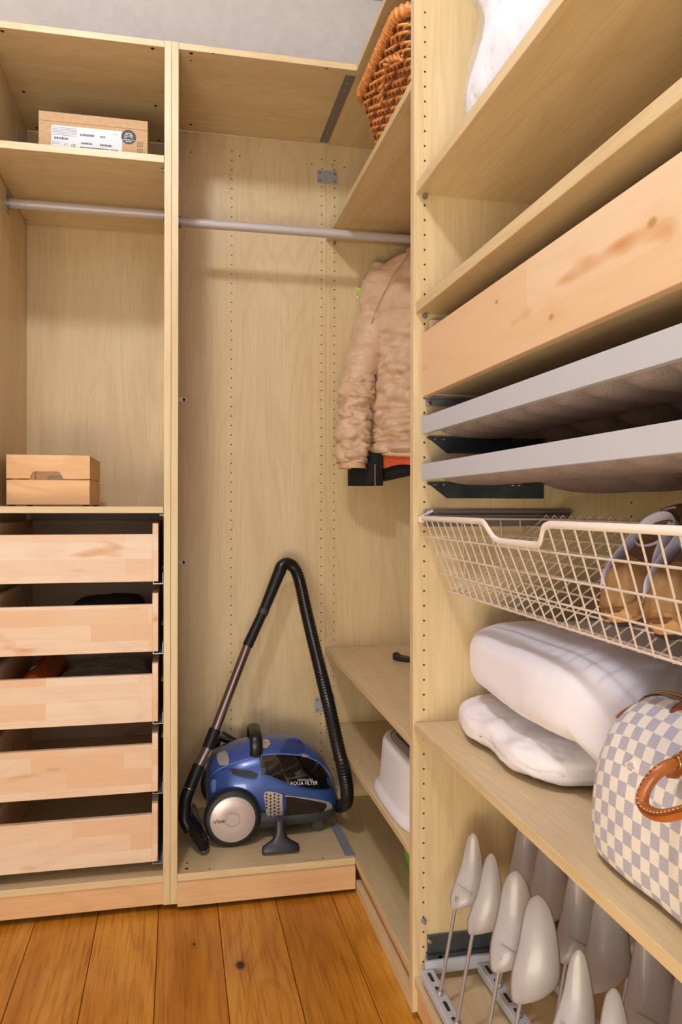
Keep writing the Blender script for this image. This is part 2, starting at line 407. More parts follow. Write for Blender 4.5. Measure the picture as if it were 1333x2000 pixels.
for dx in (-.008, -.004, .004, .008): disc(bm, (.493 + dx, 2.25, .0817), (0, 0, 1), .0018, 8)
obj('strip_holes', bm, hole_m, B, kind='stuff')

# ------------------------------------------------------------------ corner unit
K = thing('wardrobe', 'open corner shelving unit between the hanging bay and the tall tower', 'wardrobe', (.8, 2.1, FZ))
XF, XB = .505, 1.075
KY0, KY1 = 1.618, 2.64
box('back_panel', XF + .0008, XB + .03, KY1, KY1 + .016, 0, 2.36, LZ, K)
box('back_panel', XB, XB + .018, KY0 + T, KY1, .075, 2.342, LZ, K)
box('side_panel', XF - .003, XB + .03, KY0 - .001, KY0 + T - .001, 0, 2.36, LZ, K)
box('top_panel', XF, XB, KY0 + T, KY1, 2.342, 2.36, LY, K)
box('bottom_panel', XF + .001, XB, KY0 + T, KY1, .057, .077, LY, K)
box('plinth', XF + .018, XF + .034, KY0 + T, KY1, 0, .057, PX, K)
box('floor_batten', XF + .001, XF + .017, KY0 + .02, 2.172, FZ + .001, .016, LY, K)
box('shelf', XF, XB - .002, KY0 + T, KY1 - .002, 2.010, 2.030, LY, K)
bm = NB(); bx(bm, XF, XB - .002, KY0 + T + .001, KY1 - .002, .575, .593, .0008)
for v in bm.verts:
    t = (v.co.y - 1.64) / 1.0; v.co.z += -.014 + .023 * t - .006 * math.sin(PI * t) * (1 - (v.co.x - XF))
obj('shelf', bm, LY, K)
box('shelf', XF, XB - .002, KY0 + T, KY1 - .002, .318, .336, LY, K)
H = []
z = 2.29
while z > .13:
    H.append((.535, KY1 - .0004, z)); z -= .032
H += [(.528, KY1 - .0004, 2.275), (.57, KY1 - .0004, 2.27)]
holes(H, (0, -1, 0), K)
for z in (2.005, .59, .313): shelf_pin(.535, KY1, z - .002, K)

# ------------------------------------------------------------------ tower
W = thing('wardrobe', 'tall light wood tower at the right with pull-out trays and basket', 'wardrobe', (.79, 1.1, FZ))
WF = .503; TY0, TY1 = .60, 1.60
box('side_panel', WF - .004, XB + .03, TY1, TY1 + .016, 0, 2.36, LZ, W)
box('side_panel', WF - .004, XB + .03, TY0 - T, TY0, 0, 2.36, LZ, W)
box('back_panel', XB, XB + .012, TY0, TY1, .077, 2.342, LZ, W)
box('top_panel', WF, XB, TY0, TY1, 2.342, 2.36, LY, W)
box('bottom_panel', WF, XB, TY0, TY1, .057, .077, LY, W)
box('plinth', WF + .006, WF + .022, TY0, TY1, 0, .057, PX, W)
box('shelf', WF, XB - .003, TY0 + .001, TY1 - .001, 1.762, 1.786, LY, W)
box('shelf', WF, XB - .003, TY0 + .001, TY1 - .001, 1.505, 1.527, LY, W)
box('shelf', WF - .002, XB - .003, TY0 + .001, TY1 - .001, .606, .624, LY, W)
H = []
z = 2.315
while z > .09:
    H.append((.523, TY1 - .0004, z))
    H.append((1.02, TY1 - .0004, z)); z -= .032
holes(H, (0, -1, 0), W)
for z in (1.757, 1.500, .196):
    shelf_pin(.523, TY1, z, W)
# wide birch drawer
bm = NB(); bx(bm, .5125, .5285, TY0 + .012, 1.585, 1.322, 1.458, .0008)
d = obj('drawer', bm, BIGB, W)
box('drawer_side', .5287, 1.04, 1.571, 1.585, 1.322, 1.486, BX, d); box('drawer_side', .5287, 1.04, TY0 + .013, TY0 + .027, 1.322, 1.486, BX, d)
box('drawer_back', 1.026, 1.04, TY0 + .027, 1.571, 1.322, 1.486, BY, d)
box('drawer_bottom', .5287, 1.026, TY0 + .027, 1.571, 1.328, 1.334, LY, d)
def runner(parent, z, x0=.525, x1=.86, h=.034, m=zinc, slant=True):
    bm = NB()
    s = .045 if slant else .004
    prism(bm, [(x0, 1.5975, z), (x1, 1.5975, z), (x1, 1.5975, z - h), (x0 + s, 1.5975, z - h)], (0, -.0025, 0))
    bx(bm, x0, x1, 1.588, 1.5975, z - .003, z, 0)
    r = obj('runner', bm, m, parent)
    for x in (x0 + .003, x0 + .02, x0 + .04, x0 + .2, x0 + .215):
        b2 = NB(); cyl(b2, (x, 1.595, z - .004), (x, 1.590, z - .004), .0028, n=8); obj('screw', b2, chrome, parent)
bm = NB(); bx(bm, .525, .9, 1.586, 1.5985, 1.306, 1.321, .0005); bx(bm, .525, .9, 1.56, 1.598, 1.3185, 1.3215, .0003); obj('runner', bm, zinc, d)
bm = NB(); cyl(bm, (.53, 1.586, 1.31), (.53, 1.582, 1.31), .004, n=10); obj('screw', bm, chrome, d)
# felt trays
felt = noisy('grey_brown_felt', (204, 186, 178), (178, 160, 152), 420, .95, 0, .6, .001)
def pocket(x0, x1, y0, y1, z, dep):
    "one felt pocket: a shell bulging down"
    bm = NB(); nx, ny = 18, 18; G = []
    for i in range(nx + 1):
        row = []
        for j in range(ny + 1):
            a = -math.cos(PI * i / nx); b = -math.cos(PI * j / ny)
            q = max(0, 1 - abs(a) ** 2.8) ** (1 / 2.4) * max(0, 1 - abs(b) ** 2.4) ** (1 / 2.0)
            row.append(bm.verts.new((x0 + (x1 - x0) * (a + 1) / 2, y0 + (y1 - y0) * (b + 1) / 2, z - dep * q)))
        G.append(row)
    for i in range(nx):
        for j in range(ny): bm.faces.new((G[i][j], G[i + 1][j], G[i + 1][j + 1], G[i][j + 1]))
    bmesh.ops.solidify(bm, geom=bm.faces[:], thickness=-.0025)
    return bm
for (zt, zb) in ((1.279, 1.243), (1.179, 1.145)):
    bm = NB(); bx(bm, .511, .5235, TY0 + .006, 1.585, zb, zt, .0006)
    tr = obj('pull_out_tray', bm, trayg, W)
    box('tray_side', .5237, 1.045, 1.5735, 1.585, zt - .026, zt - .001, trayg, tr); box('tray_side', .5237, 1.045, TY0 + .006, TY0 + .018, zt - .026, zt - .001, trayg, tr)
    box('tray_back', 1.033, 1.045, TY0 + .018, 1.5735, zt - .026, zt - .001, trayg, tr)
    zz = zt - .005; y = 1.572
    while y > TY0 + .11:
        obj('felt_pocket', pocket(.525, .738, y - .090, y, zz, zt - zb + .006), felt, tr, smooth=50); y -= .096
    y = 1.572
    while y > TY0 + .16:
        obj('felt_pocket', pocket(.744, 1.03, y - .148, y, zz, zt - zb + .022), felt, tr, smooth=50); y -= .156
    runner(tr, zb - .004, .528, .80, .034, galv)
# wire basket
wirem = mat('white_coated_wire', (214, 198, 184), .45)
rimm = mat('basket_rim_white', (226, 216, 206), .4)
yc = 1.105
RZ = 1.064; BZ = .908
bm = NB()
fr = [(.508, 1.565, RZ), (.506, 1.24, RZ), (.5045, 1.222, RZ - .002), (.508, 1.19, RZ - .026), (.510, 1.172, RZ - .031), (.510, 1.04, RZ - .031), (.508, 1.023, RZ - .027), (.5055, 1.008, RZ - .003), (.506, .99, RZ), (.508, .66, RZ)]
path = []
P = [Vector(p) for p in fr]
for i in range(len(P)):
    if i in (0, len(P) - 1): path.append(P[i]); continue
    a, b, c = P[i - 1], P[i], P[i + 1]; r = min(.008, (a - b).length / 2.2, (c - b).length / 2.2)
    p0 = b + (a - b).normalized() * r; p2 = b + (c - b).normalized() * r
    for t in (0, .33, .67, 1): path.append(p0 * (1 - t) ** 2 + b * 2 * t * (1 - t) + p2 * t * t)
path = [Vector((.53, 1.578, RZ))] + path + [Vector((.53, .632, RZ))]
tube(bm, path, .0042, n=10, flat=(1.3, .8, (0, 0, 1)))
wk = obj('wire_basket', bm, rimm, W, smooth=50)
XT = .775
bm = NB()
cyl(bm, (.52, 1.578, RZ), (XT, 1.578, RZ - .002), .0028, n=8); cyl(bm, (.52, .632, RZ), (XT, .632, RZ - .002), .0028, n=8); cyl(bm, (XT, .632, RZ - .002), (XT, 1.578, RZ - .002), .0028, n=8)
obj('back_rim', bm, wirem, wk, smooth=50)
bm = NB(); wr_ = .00145
y = 1.545
while y > .65:
    notch = 1.022 < y < 1.19
    zt = RZ - (.031 if notch else 0) - .002
    yb = yc + (y - yc) * .955
    path = [Vector((.508 if not notch else .511, y, zt)), Vector((.560, yb, BZ + .006)), Vector((.563, yb, BZ)), Vector((.5665, yb, BZ)), Vector((.570, yb, BZ + .004)), Vector((XT, y, RZ)), Vector((XT + .004, y - .004, RZ + .007)), Vector((XT + .006, y - .014, RZ + .001))]
    tube(bm, path, wr_, n=5); y -= .0363
for k in range(1, 5):
    t = k / 4.0; zz = RZ - .002 + (BZ + .004 - RZ) * t if k < 4 else BZ + .003
    xf = .508 + .054 * t - .0015; ya = 1.578 - .026 * t; yb = .632 + .026 * t
    cyl(bm, (xf, yb, zz), (xf, ya, zz), .0018 if k < 4 else .0022, n=5)
    q = (zz - BZ) / (RZ - BZ); xr = .5665 + (XT - .5665) * q
    cyl(bm, (xr, yb, zz + .0015), (xr, ya, zz + .0015), .0018, n=5)
    for yy in (ya, yb): cyl(bm, (xf, yy, zz), (xr, yy, zz), .0015, n=5)
for q in (.125, .375, .625, .875):
    zz = BZ + (RZ - BZ) * q; xr = .5665 + (XT - .5665) * q; t = 1 - q
    cyl(bm, (xr, .632 + .026 * t, zz + .0015), (xr, 1.578 - .026 * t, zz + .0015), .0016, n=5)
for yy, s_ in ((1.578, -1), (.632, 1)):
    for x in (.60, .645, .69, .735):
        zz = BZ + (x - .5665) * (RZ - BZ) / (XT - .5665); cyl(bm, (x, yy, RZ - .002), (x, yy + s_ * .026 * (RZ - zz) / (RZ - BZ), zz), wr_, n=5)
obj('wire_grid', bm, wirem, wk, smooth=50, kind='stuff')
runm = mat('mauve_grey_runner', (150, 138, 140), .35, .5)
bm = NB(); bx(bm, .52, .86, 1.585, 1.5975, 1.066, 1.082, .001); bx(bm, .52, .86, 1.590, 1.5975, 1.046, 1.066, .001); bx(bm, .515, .86, 1.57, 1.59, 1.0675, 1.071, .0005)
o = obj('basket_runner', bm, runm, wk)
bm = NB(); prism(bm, [(.506, 1.59, 1.062), (.506, 1.575, 1.062), (.535, 1.575, 1.078), (.535, 1.59, 1.078)], (0, 0, .004)); cyl(bm, (.528, 1.59, 1.075), (.528, 1.584, 1.075), .005, n=12); bx(bm, .5045, .517, 1.574, 1.598, 1.055, 1.066, .002)
obj('runner_end_cap', bm, rimm, wk)
# shoe rack with shoe forms
bm = NB(); bx(bm, .520, 1.02, 1.574, 1.583, .094, .120, .001)
rk = obj('shoe_rack', bm, trayg, W)
bm = NB(); bx(bm, .53, .95, 1.590, 1.598, .128, .165, .0006); bx(bm, .528, .95, 1.583, 1.598, .118, .128, .0005)
obj('rack_runner', bm, galv, rk)
for x in (.533, .556, .57): 
    bm = NB(); cyl(bm, (x, 1.59, .157 if x < .55 else .123), (x, 1.583, .157 if x < .55 else .123), .004, n=10); obj('screw', bm, chrome, rk)
for x in (.522, .650, .780):
    bm = NB(); bx(bm, x - .014, x + .014, TY0 + .03, 1.573, .088, .106, .0015)
    rl = obj('rack_rail', bm, trayg, rk)
    bm = NB(); y = 1.545
    while y > .66:
        for q in (-1, 1): pass
        pts = []
        for k in range(12):
            a = 2 * PI * k / 12; pts.append(bm.verts.new((x + math.cos(a) * .004, y + math.sin(a) * .004 + (.012 if math.sin(a) >= 0 else -.012), .1063)))
        bm.faces.new(pts); y -= .048
    obj('rail_slots', bm, hole_m, rk, kind='stuff')
formm = noisy('frosted_plastic', (226, 220, 222), (220, 214, 216), 25, .36, 0, .03, Transmission_Weight=.55, Coat_Weight=.15)
rodm = mat('grey_steel_rod', (156, 146, 144), .4, .3)
def form_mesh(wide, mirror):
    "frosted shoe form: flat shell, pointed toe at the top, broad ball, rounded base; local axes: x across, y thin, z up"
    L = .168 if wide else .148
    if wide: E = [(0, -.003, .004), (.02, -.009, .014), (.06, -.0115, .031), (.13, -.012, .048), (.22, -.0115, .060), (.34, -.008, .0645), (.48, -.002, .0635), (.62, .003, .061), (.76, .007, .057), (.87, .0115, .0515), (.95, .018, .044), (.985, .0245, .038), (1, .029, .033)]
    else: E = [(0, -.003, .003), (.03, -.006, .020), (.09, -.0065, .044), (.18, -.006, .056), (.38, .004, .058), (.58, .014, .056), (.78, .020, .0515), (.92, .0255, .0465), (.97, .030, .043), (1, .034, .039)]
    bm = NB(); rings = []; n = 28
    for p in catmull(E, 3):
        t = min(1, max(0, p.x)); mid = (p.y + p.z) / 2; r = max(.001, (p.z - p.y) / 2)
        ring = []
        for k in range(n):
            a = 2 * PI * k / n; ca, sa = math.cos(a), math.sin(a)
            th = r * (.33 if sa < 0 else .16) * abs(sa) ** 1.3 * math.copysign(1, sa) + .0012 * math.copysign(1, sa)
            rim = 1.07 if abs(sa) < .2 else 1
            ring.append(bm.verts.new((mid + r * ca * rim, th + .008 * math.sin(t * 3) * mirror, t * L)))
        rings.append(ring)
    for i in range(len(rings) - 1):
        for k in range(n): bm.faces.new((rings[i][k], rings[i][(k + 1) % n], rings[i + 1][(k + 1) % n], rings[i + 1][k]))
    bm.faces.new(rings[0][::-1]); bm.faces.new(rings[-1])
    # raised mark across the ball
    yy = -.0120 if wide else -.0095
    tube(bm, catmull([(.006, yy * .85, .047), (.020, yy, .041), (.036, yy * .93, .034)], 3), .0014, n=6)
    None
    return bm
fmesh = {}
for ri, x in enumerate((.522, .650, .780)):
    for yi, y in enumerate((1.49, 1.395, 1.272, 1.185, 1.06, .965, .85, .755)):
        wide = (yi // 2) % 2 == 1 or ri > 0
        mir = 1 if yi % 2 == 0 else -1
        base = Vector((x, y, .104)); top = Vector((x + .033, y + .0, .278))
        bm = NB(); tube(bm, [base, top, top + Vector((.004, 0, .02))], .0038, n=8); cyl(bm, base, base + Vector((.001, 0, .008)), .008, .006, n=10)
        obj('rod', bm, rodm, rk, smooth=50)
        key = (wide, mir)
        M = Matrix.Translation(top - Vector((.003, 0, .006)) - root_of(rk).location) @ Matrix.Rotation(math.radians(-24), 4, 'Z') @ Matrix.Rotation(math.radians(-14), 4, 'X')
        if key not in fmesh:
            o = obj('shoe_form', form_mesh(wide, mir), formm, rk, smooth=True, local=True); fmesh[key] = o.data
        else:
            o = bpy.data.objects.new('shoe_form', fmesh[key]); C.objects.link(o); o.parent = rk
        o.matrix_local = M
def ptx(u, v, X):
    "point of the plane x=X seen at photo position (u,v)"
    a = (u - 666.5) / F; b = (990 - v) / F
    k = X / (SN + a * CS)
    return Vector((X, (CS - a * SN) * k, EYE + b * k))
# ------------------------------------------------------------------ cardboard box on the top left shelf
card = noisy('brown_cardboard', (202, 168, 128), (194, 158, 118), 90, .8, 0, .1)
ink = mat('label_ink', (70, 70, 78), .7); paper = mat('label_paper', (226, 226, 232), .6); inkw = mat('white_ink', (235, 235, 235), .6)
t = thing('cardboard_box', 'flat brown cardboard box with white label and round black sticker on the top left shelf', 'box', (-.232, 2.30, 2.0475))
bm = NB(); bx(bm, -.380, -.083, 2.30, 2.42, 2.0475, 2.197, .001); obj('box_body', bm, card, t)
bm = NB(); bx(bm, -.232 - .1475, -.232 + .1475, 2.2992, 2.3001, 2.1700, 2.1705); obj('flap_seam', bm, mat('seam', (150, 120, 88), .8), t)
lb_ = box('shipping_label', -.346, -.154, 2.2993, 2.30, 2.088, 2.160, paper, t, 0)
bm = NB(); rnd = random.Random(3)
def dashes(x0, x1, z, h, gap=.0012):
    x = x0
    while x < x1:
        wd = rnd.uniform(.0012, .0035); bx(bm, x, min(x1, x + wd), 2.2989, 2.2993, z, z + h); x += wd + gap
for k in range(6): dashes(-.343, -.278, 2.1535 - k * .0042, .0011, .0008)
dashes(-.338, -.300, 2.121, .006); dashes(-.268, -.230, 2.136, .006); dashes(-.214, -.200, 2.136, .005); dashes(-.266, -.236, 2.113, .005); dashes(-.214, -.182, 2.112, .006); dashes(-.268, -.190, 2.1005, .005, .0007); dashes(-.186, -.164, 2.1005, .005)
dashes(-.343, -.322, 2.112, .001); dashes(-.343, -.322, 2.108, .001); dashes(-.180, -.165, 2.148, .001)
text_bm(bm, 'CE', .010, Matrix.Translation((-.287, 2.2988, 2.106)) @ FACE_Y)
for q in range(10):
    a = q / 10 * 5.2 + .6; bx(bm, -.306 + .004 * math.cos(a) - .0007, -.306 + .004 * math.cos(a) + .0007, 2.2989, 2.2993, 2.106 + .004 * math.sin(a) - .0007, 2.106 + .004 * math.sin(a) + .0007)
obj('label_print', bm, ink, lb_, kind='stuff')
bm = NB(); cyl(bm, (-.136, 2.2999, 2.146), (-.136, 2.2992, 2.146), .0205, n=32); st = obj('round_sticker', bm, mat('black_sticker', (34, 34, 40), .5), t)
bm = NB()
tube(bm, [Vector((-.136 + a * .001, 2.2988, 2.150 + b * .001)) for a, b in ((-11, -6), (-8.5, 3), (-5, 6), (5, 6), (8.5, 3), (11, -6), (8, -7), (4, -2), (-4, -2), (-8, -7))], .0011, n=6, closed=True)
for dx, dz in ((-.005, .0025), (.005, .0025), (.003, .0005), (.007, .0005), (-.003, .0025), (-.007, .0025)): disc(bm, (-.136 + dx, 2.2988, 2.150 + dz), (0, -1, 0), .0009)
x = -.151
for k in range(9): bx(bm, x, x + .0024, 2.2988, 2.2992, 2.1365, 2.1385); x += .0034
x = -.144
for k in range(5): bx(bm, x, x + .0026, 2.2988, 2.2992, 2.1315, 2.1335); x += .0034
obj('controller_icon', bm, inkw, st)
bm = NB()
for z in (2.128, 2.107, 2.086):
    for a, b, c, d_ in ((-.112, -.111, z - .007, z + .007), (-.098, -.097, z - .007, z + .007), (-.112, -.097, z + .006, z + .007), (-.112, -.097, z - .007, z - .006)): bx(bm, a, b, 2.2996, 2.30, c, d_)
    bx(bm, -.108, -.1065, 2.2996, 2.30, z - .004, z + .004); bx(bm, -.1025, -.101, 2.2996, 2.30, z - .004, z + .004)
obj('handling_symbols', bm, mat('brown_ink', (96, 74, 56), .7), t)

# ------------------------------------------------------------------ pine crate
t = thing('wooden_crate', 'small pale pine crate with a hand hole on the middle left shelf', 'crate', (-.352, 2.44, 1.0885))
x0, x1, y0, y1, zb, zt = -.463, -.241, 2.300, 2.60, 1.0925, 1.232
def crate_board(x0, x1, y0, y1, z0, z1, m): return box('board', x0, x1, y0, y1, z0, z1, m, t, .0012)
for yy in (y0, y1 - .011):
    bm = NB(); a, b = -.402, -.312; zl, zh = zt - .066, zt; zm = zl + .020
    pts = [(x0, yy, zl), (a, yy, zl), (a + .008, yy, zm - .003), (a + .014, yy, zm), (b - .014, yy, zm), (b - .008, yy, zm - .003), (b, yy, zl), (x1, yy, zl), (x1, yy, zh), (x0, yy, zh)]
    prism(bm, pts, (0, .011, 0)); obj('board', bm, PINE, t)
    crate_board(x0, x1, yy, yy + .011, zb, zl - .004, PINE)
for xx in (x0, x1 - .011):
    crate_board(xx, xx + .0108, y0 + .0112, y1 - .0112, zt - .066, zt, PINEY); crate_board(xx, xx + .0108, y0 + .0112, y1 - .0112, zb, zt - .070, PINEY)
for k in range(4): crate_board(x0 + .0115 + k * .0502, x0 + .0115 + k * .0502 + .047, y0 + .012, y1 - .012, zb + .001, zb + .008, PINEY)
for xx in (x0 + .0115, x1 - .0295):
    for yy in (y0 + .0115, y1 - .0295): box('corner_post', xx, xx + .018, yy, yy + .018, zb + .008, zt - .004, PINE, t)
for xx in (x0 + .004, x1 - .020):
    for yy in (y0 + .004, y1 - .02): box('foot_pad', xx, xx + .016, yy, yy + .016, 1.0885, zb - .0001, blackr, t)

# ------------------------------------------------------------------ things in the drawers
darkcloth = noisy('dark_grey_cloth', (58, 56, 66), (44, 42, 52), 300, .9, 0, .4)
def cloth(name, label, cat, x0, x1, y0, y1, z0, z1, m, amp=.006, seed=1, crease=.004, rot=0, group=None):
    bm = soft(x0, x1, y0, y1, z0, z1, 4, 18, amp, 14, seed, crease=crease)
    c = Vector(((x0 + x1) / 2, (y0 + y1) / 2, z0))
    if rot: bmesh.ops.rotate(bm, verts=bm.verts, cent=c, matrix=Matrix.Rotation(rot, 3, 'Z'))
    o = obj(name, bm, m, None, True, origin=c); tag(o, label, cat, group); return o
z2b = drawers[1][0] + .0125; z3b = drawers[2][0] + .0125
cloth('folded_garment', 'dark grey folded garment in the second drawer from the top', 'clothing', -.31, -.10, 2.42, 2.66, z2b, z2b + .105, darkcloth, seed=3)
plasticfilm = noisy('cloudy_plastic_film', (150, 142, 146), (120, 112, 118), 30, .25, 0, .5, .004, Transmission_Weight=.2)
cloth('plastic_sleeve', 'pale crinkled plastic sleeve lying in front of the dark garment in the second drawer', 'bag', -.29, -.12, 2.25, 2.41, z2b, z2b + .085, plasticfilm, seed=5, amp=.005)
cloth('plastic_parcel', 'grey plastic-wrapped parcel filling the right side of the third drawer', 'parcel', -.335, -.075, 2.26, 2.66, z3b, z3b + .098, plasticfilm, seed=8, amp=.008)
bm = NB(); prism(bm, [(-.455, 2.26, z3b), (-.343, 2.26, z3b), (-.343, 2.26, z3b + .085), (-.385, 2.26, z3b + .118), (-.42, 2.26, z3b + .10)], (0, .38, 0)); bmesh.ops.bevel(bm, geom=bm.edges[:], offset=.004, segments=2, affect='EDGES')
o = obj('orange_paper_bag', bm, noisy('orange_paper', (206, 100, 40), (190, 86, 30), 20, .6, 0, .2), None, 40, origin=(-.4, 2.45, z3b)); tag(o, 'folded orange paper bag at the left in the third drawer', 'bag')
bm = NB(); prism(bm, [(-.412, 2.36, z3b + .1085), (-.398, 2.36, z3b + .1145), (-.398, 2.40, z3b + .1145), (-.412, 2.40, z3b + .1085)], (-.0006, 0, .001))
obj('white_sticker', bm, paper, o, local=False)

# ------------------------------------------------------------------ wicker basket
wick = noisy('glossy_wicker', (218, 150, 82), (178, 106, 52), 130, .35, 0, .3)
wickd = noisy('dark_wicker', (150, 84, 40), (112, 58, 26), 110, .4, 0, .3)
t = thing('wicker_basket', 'orange brown wicker basket on the top shelf of the corner unit', 'basket', (.74, 1.86, 2.0305))
BX0, BX1, BY0, BY1, BZ0, BZ1 = .528, .93, 1.672, 2.035, 2.032, 2.205
def rrect(f, z, n=4, out=0):
    "rounded rectangle path at fraction f of the height, flaring outwards"
    fl_ = .040 * f + out
    x0, x1, y0, y1 = BX0 - fl_, BX1 + fl_, max(1.663, BY0 - fl_), BY1 + fl_; r = .045; P = []
    for cx, cy, a0 in ((x1 - r, y1 - r, 0), (x0 + r, y1 - r, 90), (x0 + r, y0 + r, 180), (x1 - r, y0 + r, 270)):
        for k in range(n + 1):
            a = math.radians(a0 + 90 * k / n); P.append(Vector((cx + r * math.cos(a), cy + r * math.sin(a), z)))
    P.append(P[0].copy()); return P
bm = NB(); bmd = NB()
rows = 17
for k in range(rows):
    f = (k + .5) / rows * .93; z = BZ0 + (BZ1 - BZ0) * f
    pa = resample(rrect(f, z), .0046)[:-1]; m_ = len(pa); c0 = Vector(((BX0 + BX1) / 2, (BY0 + BY1) / 2, z))
    nst = 66
    out = []
    for i, p in enumerate(pa):
        tt = i / m_ * nst * PI; d = (pa[(i + 1) % m_] - pa[i - 1]); nr = Vector((d.y, -d.x, 0)).normalized()
        out.append(p + nr * (.0050 * math.sin(tt + (k % 2) * PI)) + Vector((0, 0, .0018 * math.sin(tt * .5 + k * 1.3))))
    tube(bm if k % 4 else bmd, out, .0040, n=6, closed=True)
obj('weave', bm, wick, t, True, kind='stuff'); obj('dark_weave', bmd, wickd, t, True, kind='stuff')
bm = NB(); pb, ptp = resample(rrect(0, BZ0), .001), resample(rrect(.95, BZ0 + (BZ1 - BZ0) * .95), .001)
for i in range(66):
    a = pb[int((i + .5) / 66 * len(pb)) % len(pb)]; b = ptp[int((i + .5) / 66 * len(ptp)) % len(ptp)]; cyl(bm, a, b, .0022, n=6)
obj('stakes', bm, wickd, t, True, kind='stuff')
bm = NB(); bx(bm, BX0 + .004, BX1 - .004, BY0 + .004, BY1 - .004, BZ0 - .001, BZ0 + .006); obj('basket_base', bm, wickd, t)
bm = NB(); pa = resample(rrect(1, BZ1 - .002, 6), .0035)[:-1]
tube(bm, pa, lambda i, m: .0150 + .0028 * math.sin(i * 2 * PI / 3.6), n=12, closed=True)
obj('rim', bm, wick, t, True)
bm = NB(); bm2 = NB(); xr = BX0 - .040
arc = [Vector((BX0 - .030 - .012 * math.sin(PI * q), 1.67 + .20 * (1 - q), 2.085 + .045 * math.sin(PI * q * .95))) for q in [i / 14 for i in range(15)]]
arc = resample(arc, .004)
for ph in (0, PI):
    tube(bm, [p + Vector((math.cos(i * .55 + ph) * .004 - .004, 0, math.sin(i * .55 + ph) * .005)) for i, p in enumerate(arc)], .0042, n=7)
obj('braided_handle', bm, wick, t, True)

# ------------------------------------------------------------------ clear plastic bag with white bedding
t = thing('bedding_bag', 'clear plastic bag stuffed with white bedding on the top tower shelf', 'bag', (.78, 1.25, 1.7865))
def bagshape(c, d):
    z = (c.z - 1.787) / .55
    k = 1 - .16 * math.exp(-((z - .50) / .14) ** 2)
    c.y = 1.54 - (1.54 - c.y) / 1 * 1
    c.y = 1.22 + (c.y - 1.22) * k; c.x = .80 + (c.x - .80) * (1 - .10 * math.exp(-((z - .5) / .16) ** 2)); return c
bm = soft(.562, 1.04, .90, 1.562, 1.787, 2.300, 5.5, 44, .010, 6, 4, bagshape, crease=.007)
obj('white_bedding', bm, noisy('white_bedding_cloth', (240, 240, 244), (232, 232, 238), 14, .8, 0, .2, .003), t, True)
film = mat('clear_film', (244, 246, 250), .08, 0, Alpha=.16, IOR=1.35)
film.node_tree.nodes['Principled BSDF'].inputs['Specular IOR Level'].default_value = .9
bm = soft(.553, 1.048, .885, 1.576, 1.787, 2.312, 5.5, 60, .008, 10, 9, bagshape, crease=.010)
obj('clear_plastic_film', bm, film, t, True)

# ------------------------------------------------------------------ white step stool
whitep = noisy('white_plastic', (226, 224, 230), (222, 220, 226), 20, .38, 0, .03)
t = thing('step_stool', 'white plastic step stool with dark grip pads on the middle corner shelf', 'stool', (.66, 1.84, .3365))
def oval(hx, hy, z, cx=.652, cy=1.868, n=64, e=3.6):
    o = []
    for k in range(n):
        a = 2 * PI * k / n; c, s = math.cos(a), math.sin(a)
        o.append(Vector((cx + hx * math.copysign(abs(c) ** (2 / e), c), cy + hy * math.copysign(abs(s) ** (2 / e), s), z)))
    return o
def loft(bm, rings, cap0=True, cap1=True, mi=0):
    R = [[bm.verts.new(p) for p in r] for r in rings]; n = len(R[0])
    for a, b in zip(R, R[1:]):
        for k in range(n): bm.faces.new((a[k], a[(k + 1) % n], b[(k + 1) % n], b[k])).material_index = mi
    if cap0: bm.faces.new(R[0][::-1]).material_index = mi
    if cap1: bm.faces.new(R[-1]).material_index = mi
bm = NB(); z0 = .3367
loft(bm, [oval(.141, .209, z0), oval(.144, .212, z0 + .006), oval(.143, .211, z0 + .014), oval(.138, .206, z0 + .021), oval(.132, .200, z0 + .026), oval(.130, .198, z0 + .032), oval(.127, .194, z0 + .08), oval(.124, .190, z0 + .125), oval(.122, .188, z0 + .137), oval(.117, .183, z0 + .145), oval(.108, .174, z0 + .148)])
obj('stool_body', bm, whitep, t, 50)
bm = NB(); loft(bm, [oval(.100, .164, z0 + .1481), oval(.099, .163, z0 + .1496)]); pad = obj('anti_slip_pad', bm, mat('light_grey_rubber', (190, 188, 194), .6), t)
bm = NB()
for i in range(-7, 8):
    for j in range(-8, 9):
        x = i * .0135; y = j * .021 + (.0105 if i % 2 else 0)
        if (abs(x) / .093) ** 3.4 + (abs(y) / .155) ** 3.4 < 1: bx(bm, .652 + x - .0030, .652 + x + .0030, 1.868 + y - .0075, 1.868 + y + .0075, z0 + .1496, z0 + .1506)
obj('grip_mark', bm, mat('dark_grip', (78, 78, 88), .6), pad, kind='stuff')
bm = NB(); rr = [p for p in oval(.103, .168, z0 + .1484)]
tube(bm, rr, .0012, n=5, closed=True); obj('pad_groove', bm, mat('groove_grey', (120, 118, 126), .6), t)

# ------------------------------------------------------------------ green basket
green = mat('green_plastic', (96, 170, 40), .4)
t = thing('plastic_basket', 'bright green slatted plastic basket on the bottom of the corner unit', 'basket', (.78, 1.95, .0775))
def gov(f, z): return oval(.125 + .022 * f, .20 + .022 * f, z, .757, 1.965, 48, 4)
bm = NB(); loft(bm, [gov(0, .0777), gov(0, .084)]); 
obj('basket_base', bm, green, t)
for nm, f, za, zb2 in (('bottom_band', .05, .084, .105), ('rim', 1, .262, .28)):
    bm = NB(); a = gov(f, za); b = gov(f + .05, zb2); ai = gov(f - .12, za); bi = gov(f - .07, zb2)
    R = [[bm.verts.new(p) for p in r] for r in (a, b, bi, ai)]
    for q in range(4):
        for k in range(48): bm.faces.new((R[q][k], R[q][(k + 1) % 48], R[(q + 1) % 4][(k + 1) % 48], R[(q + 1) % 4][k]))
    obj(nm, bm, green, t)
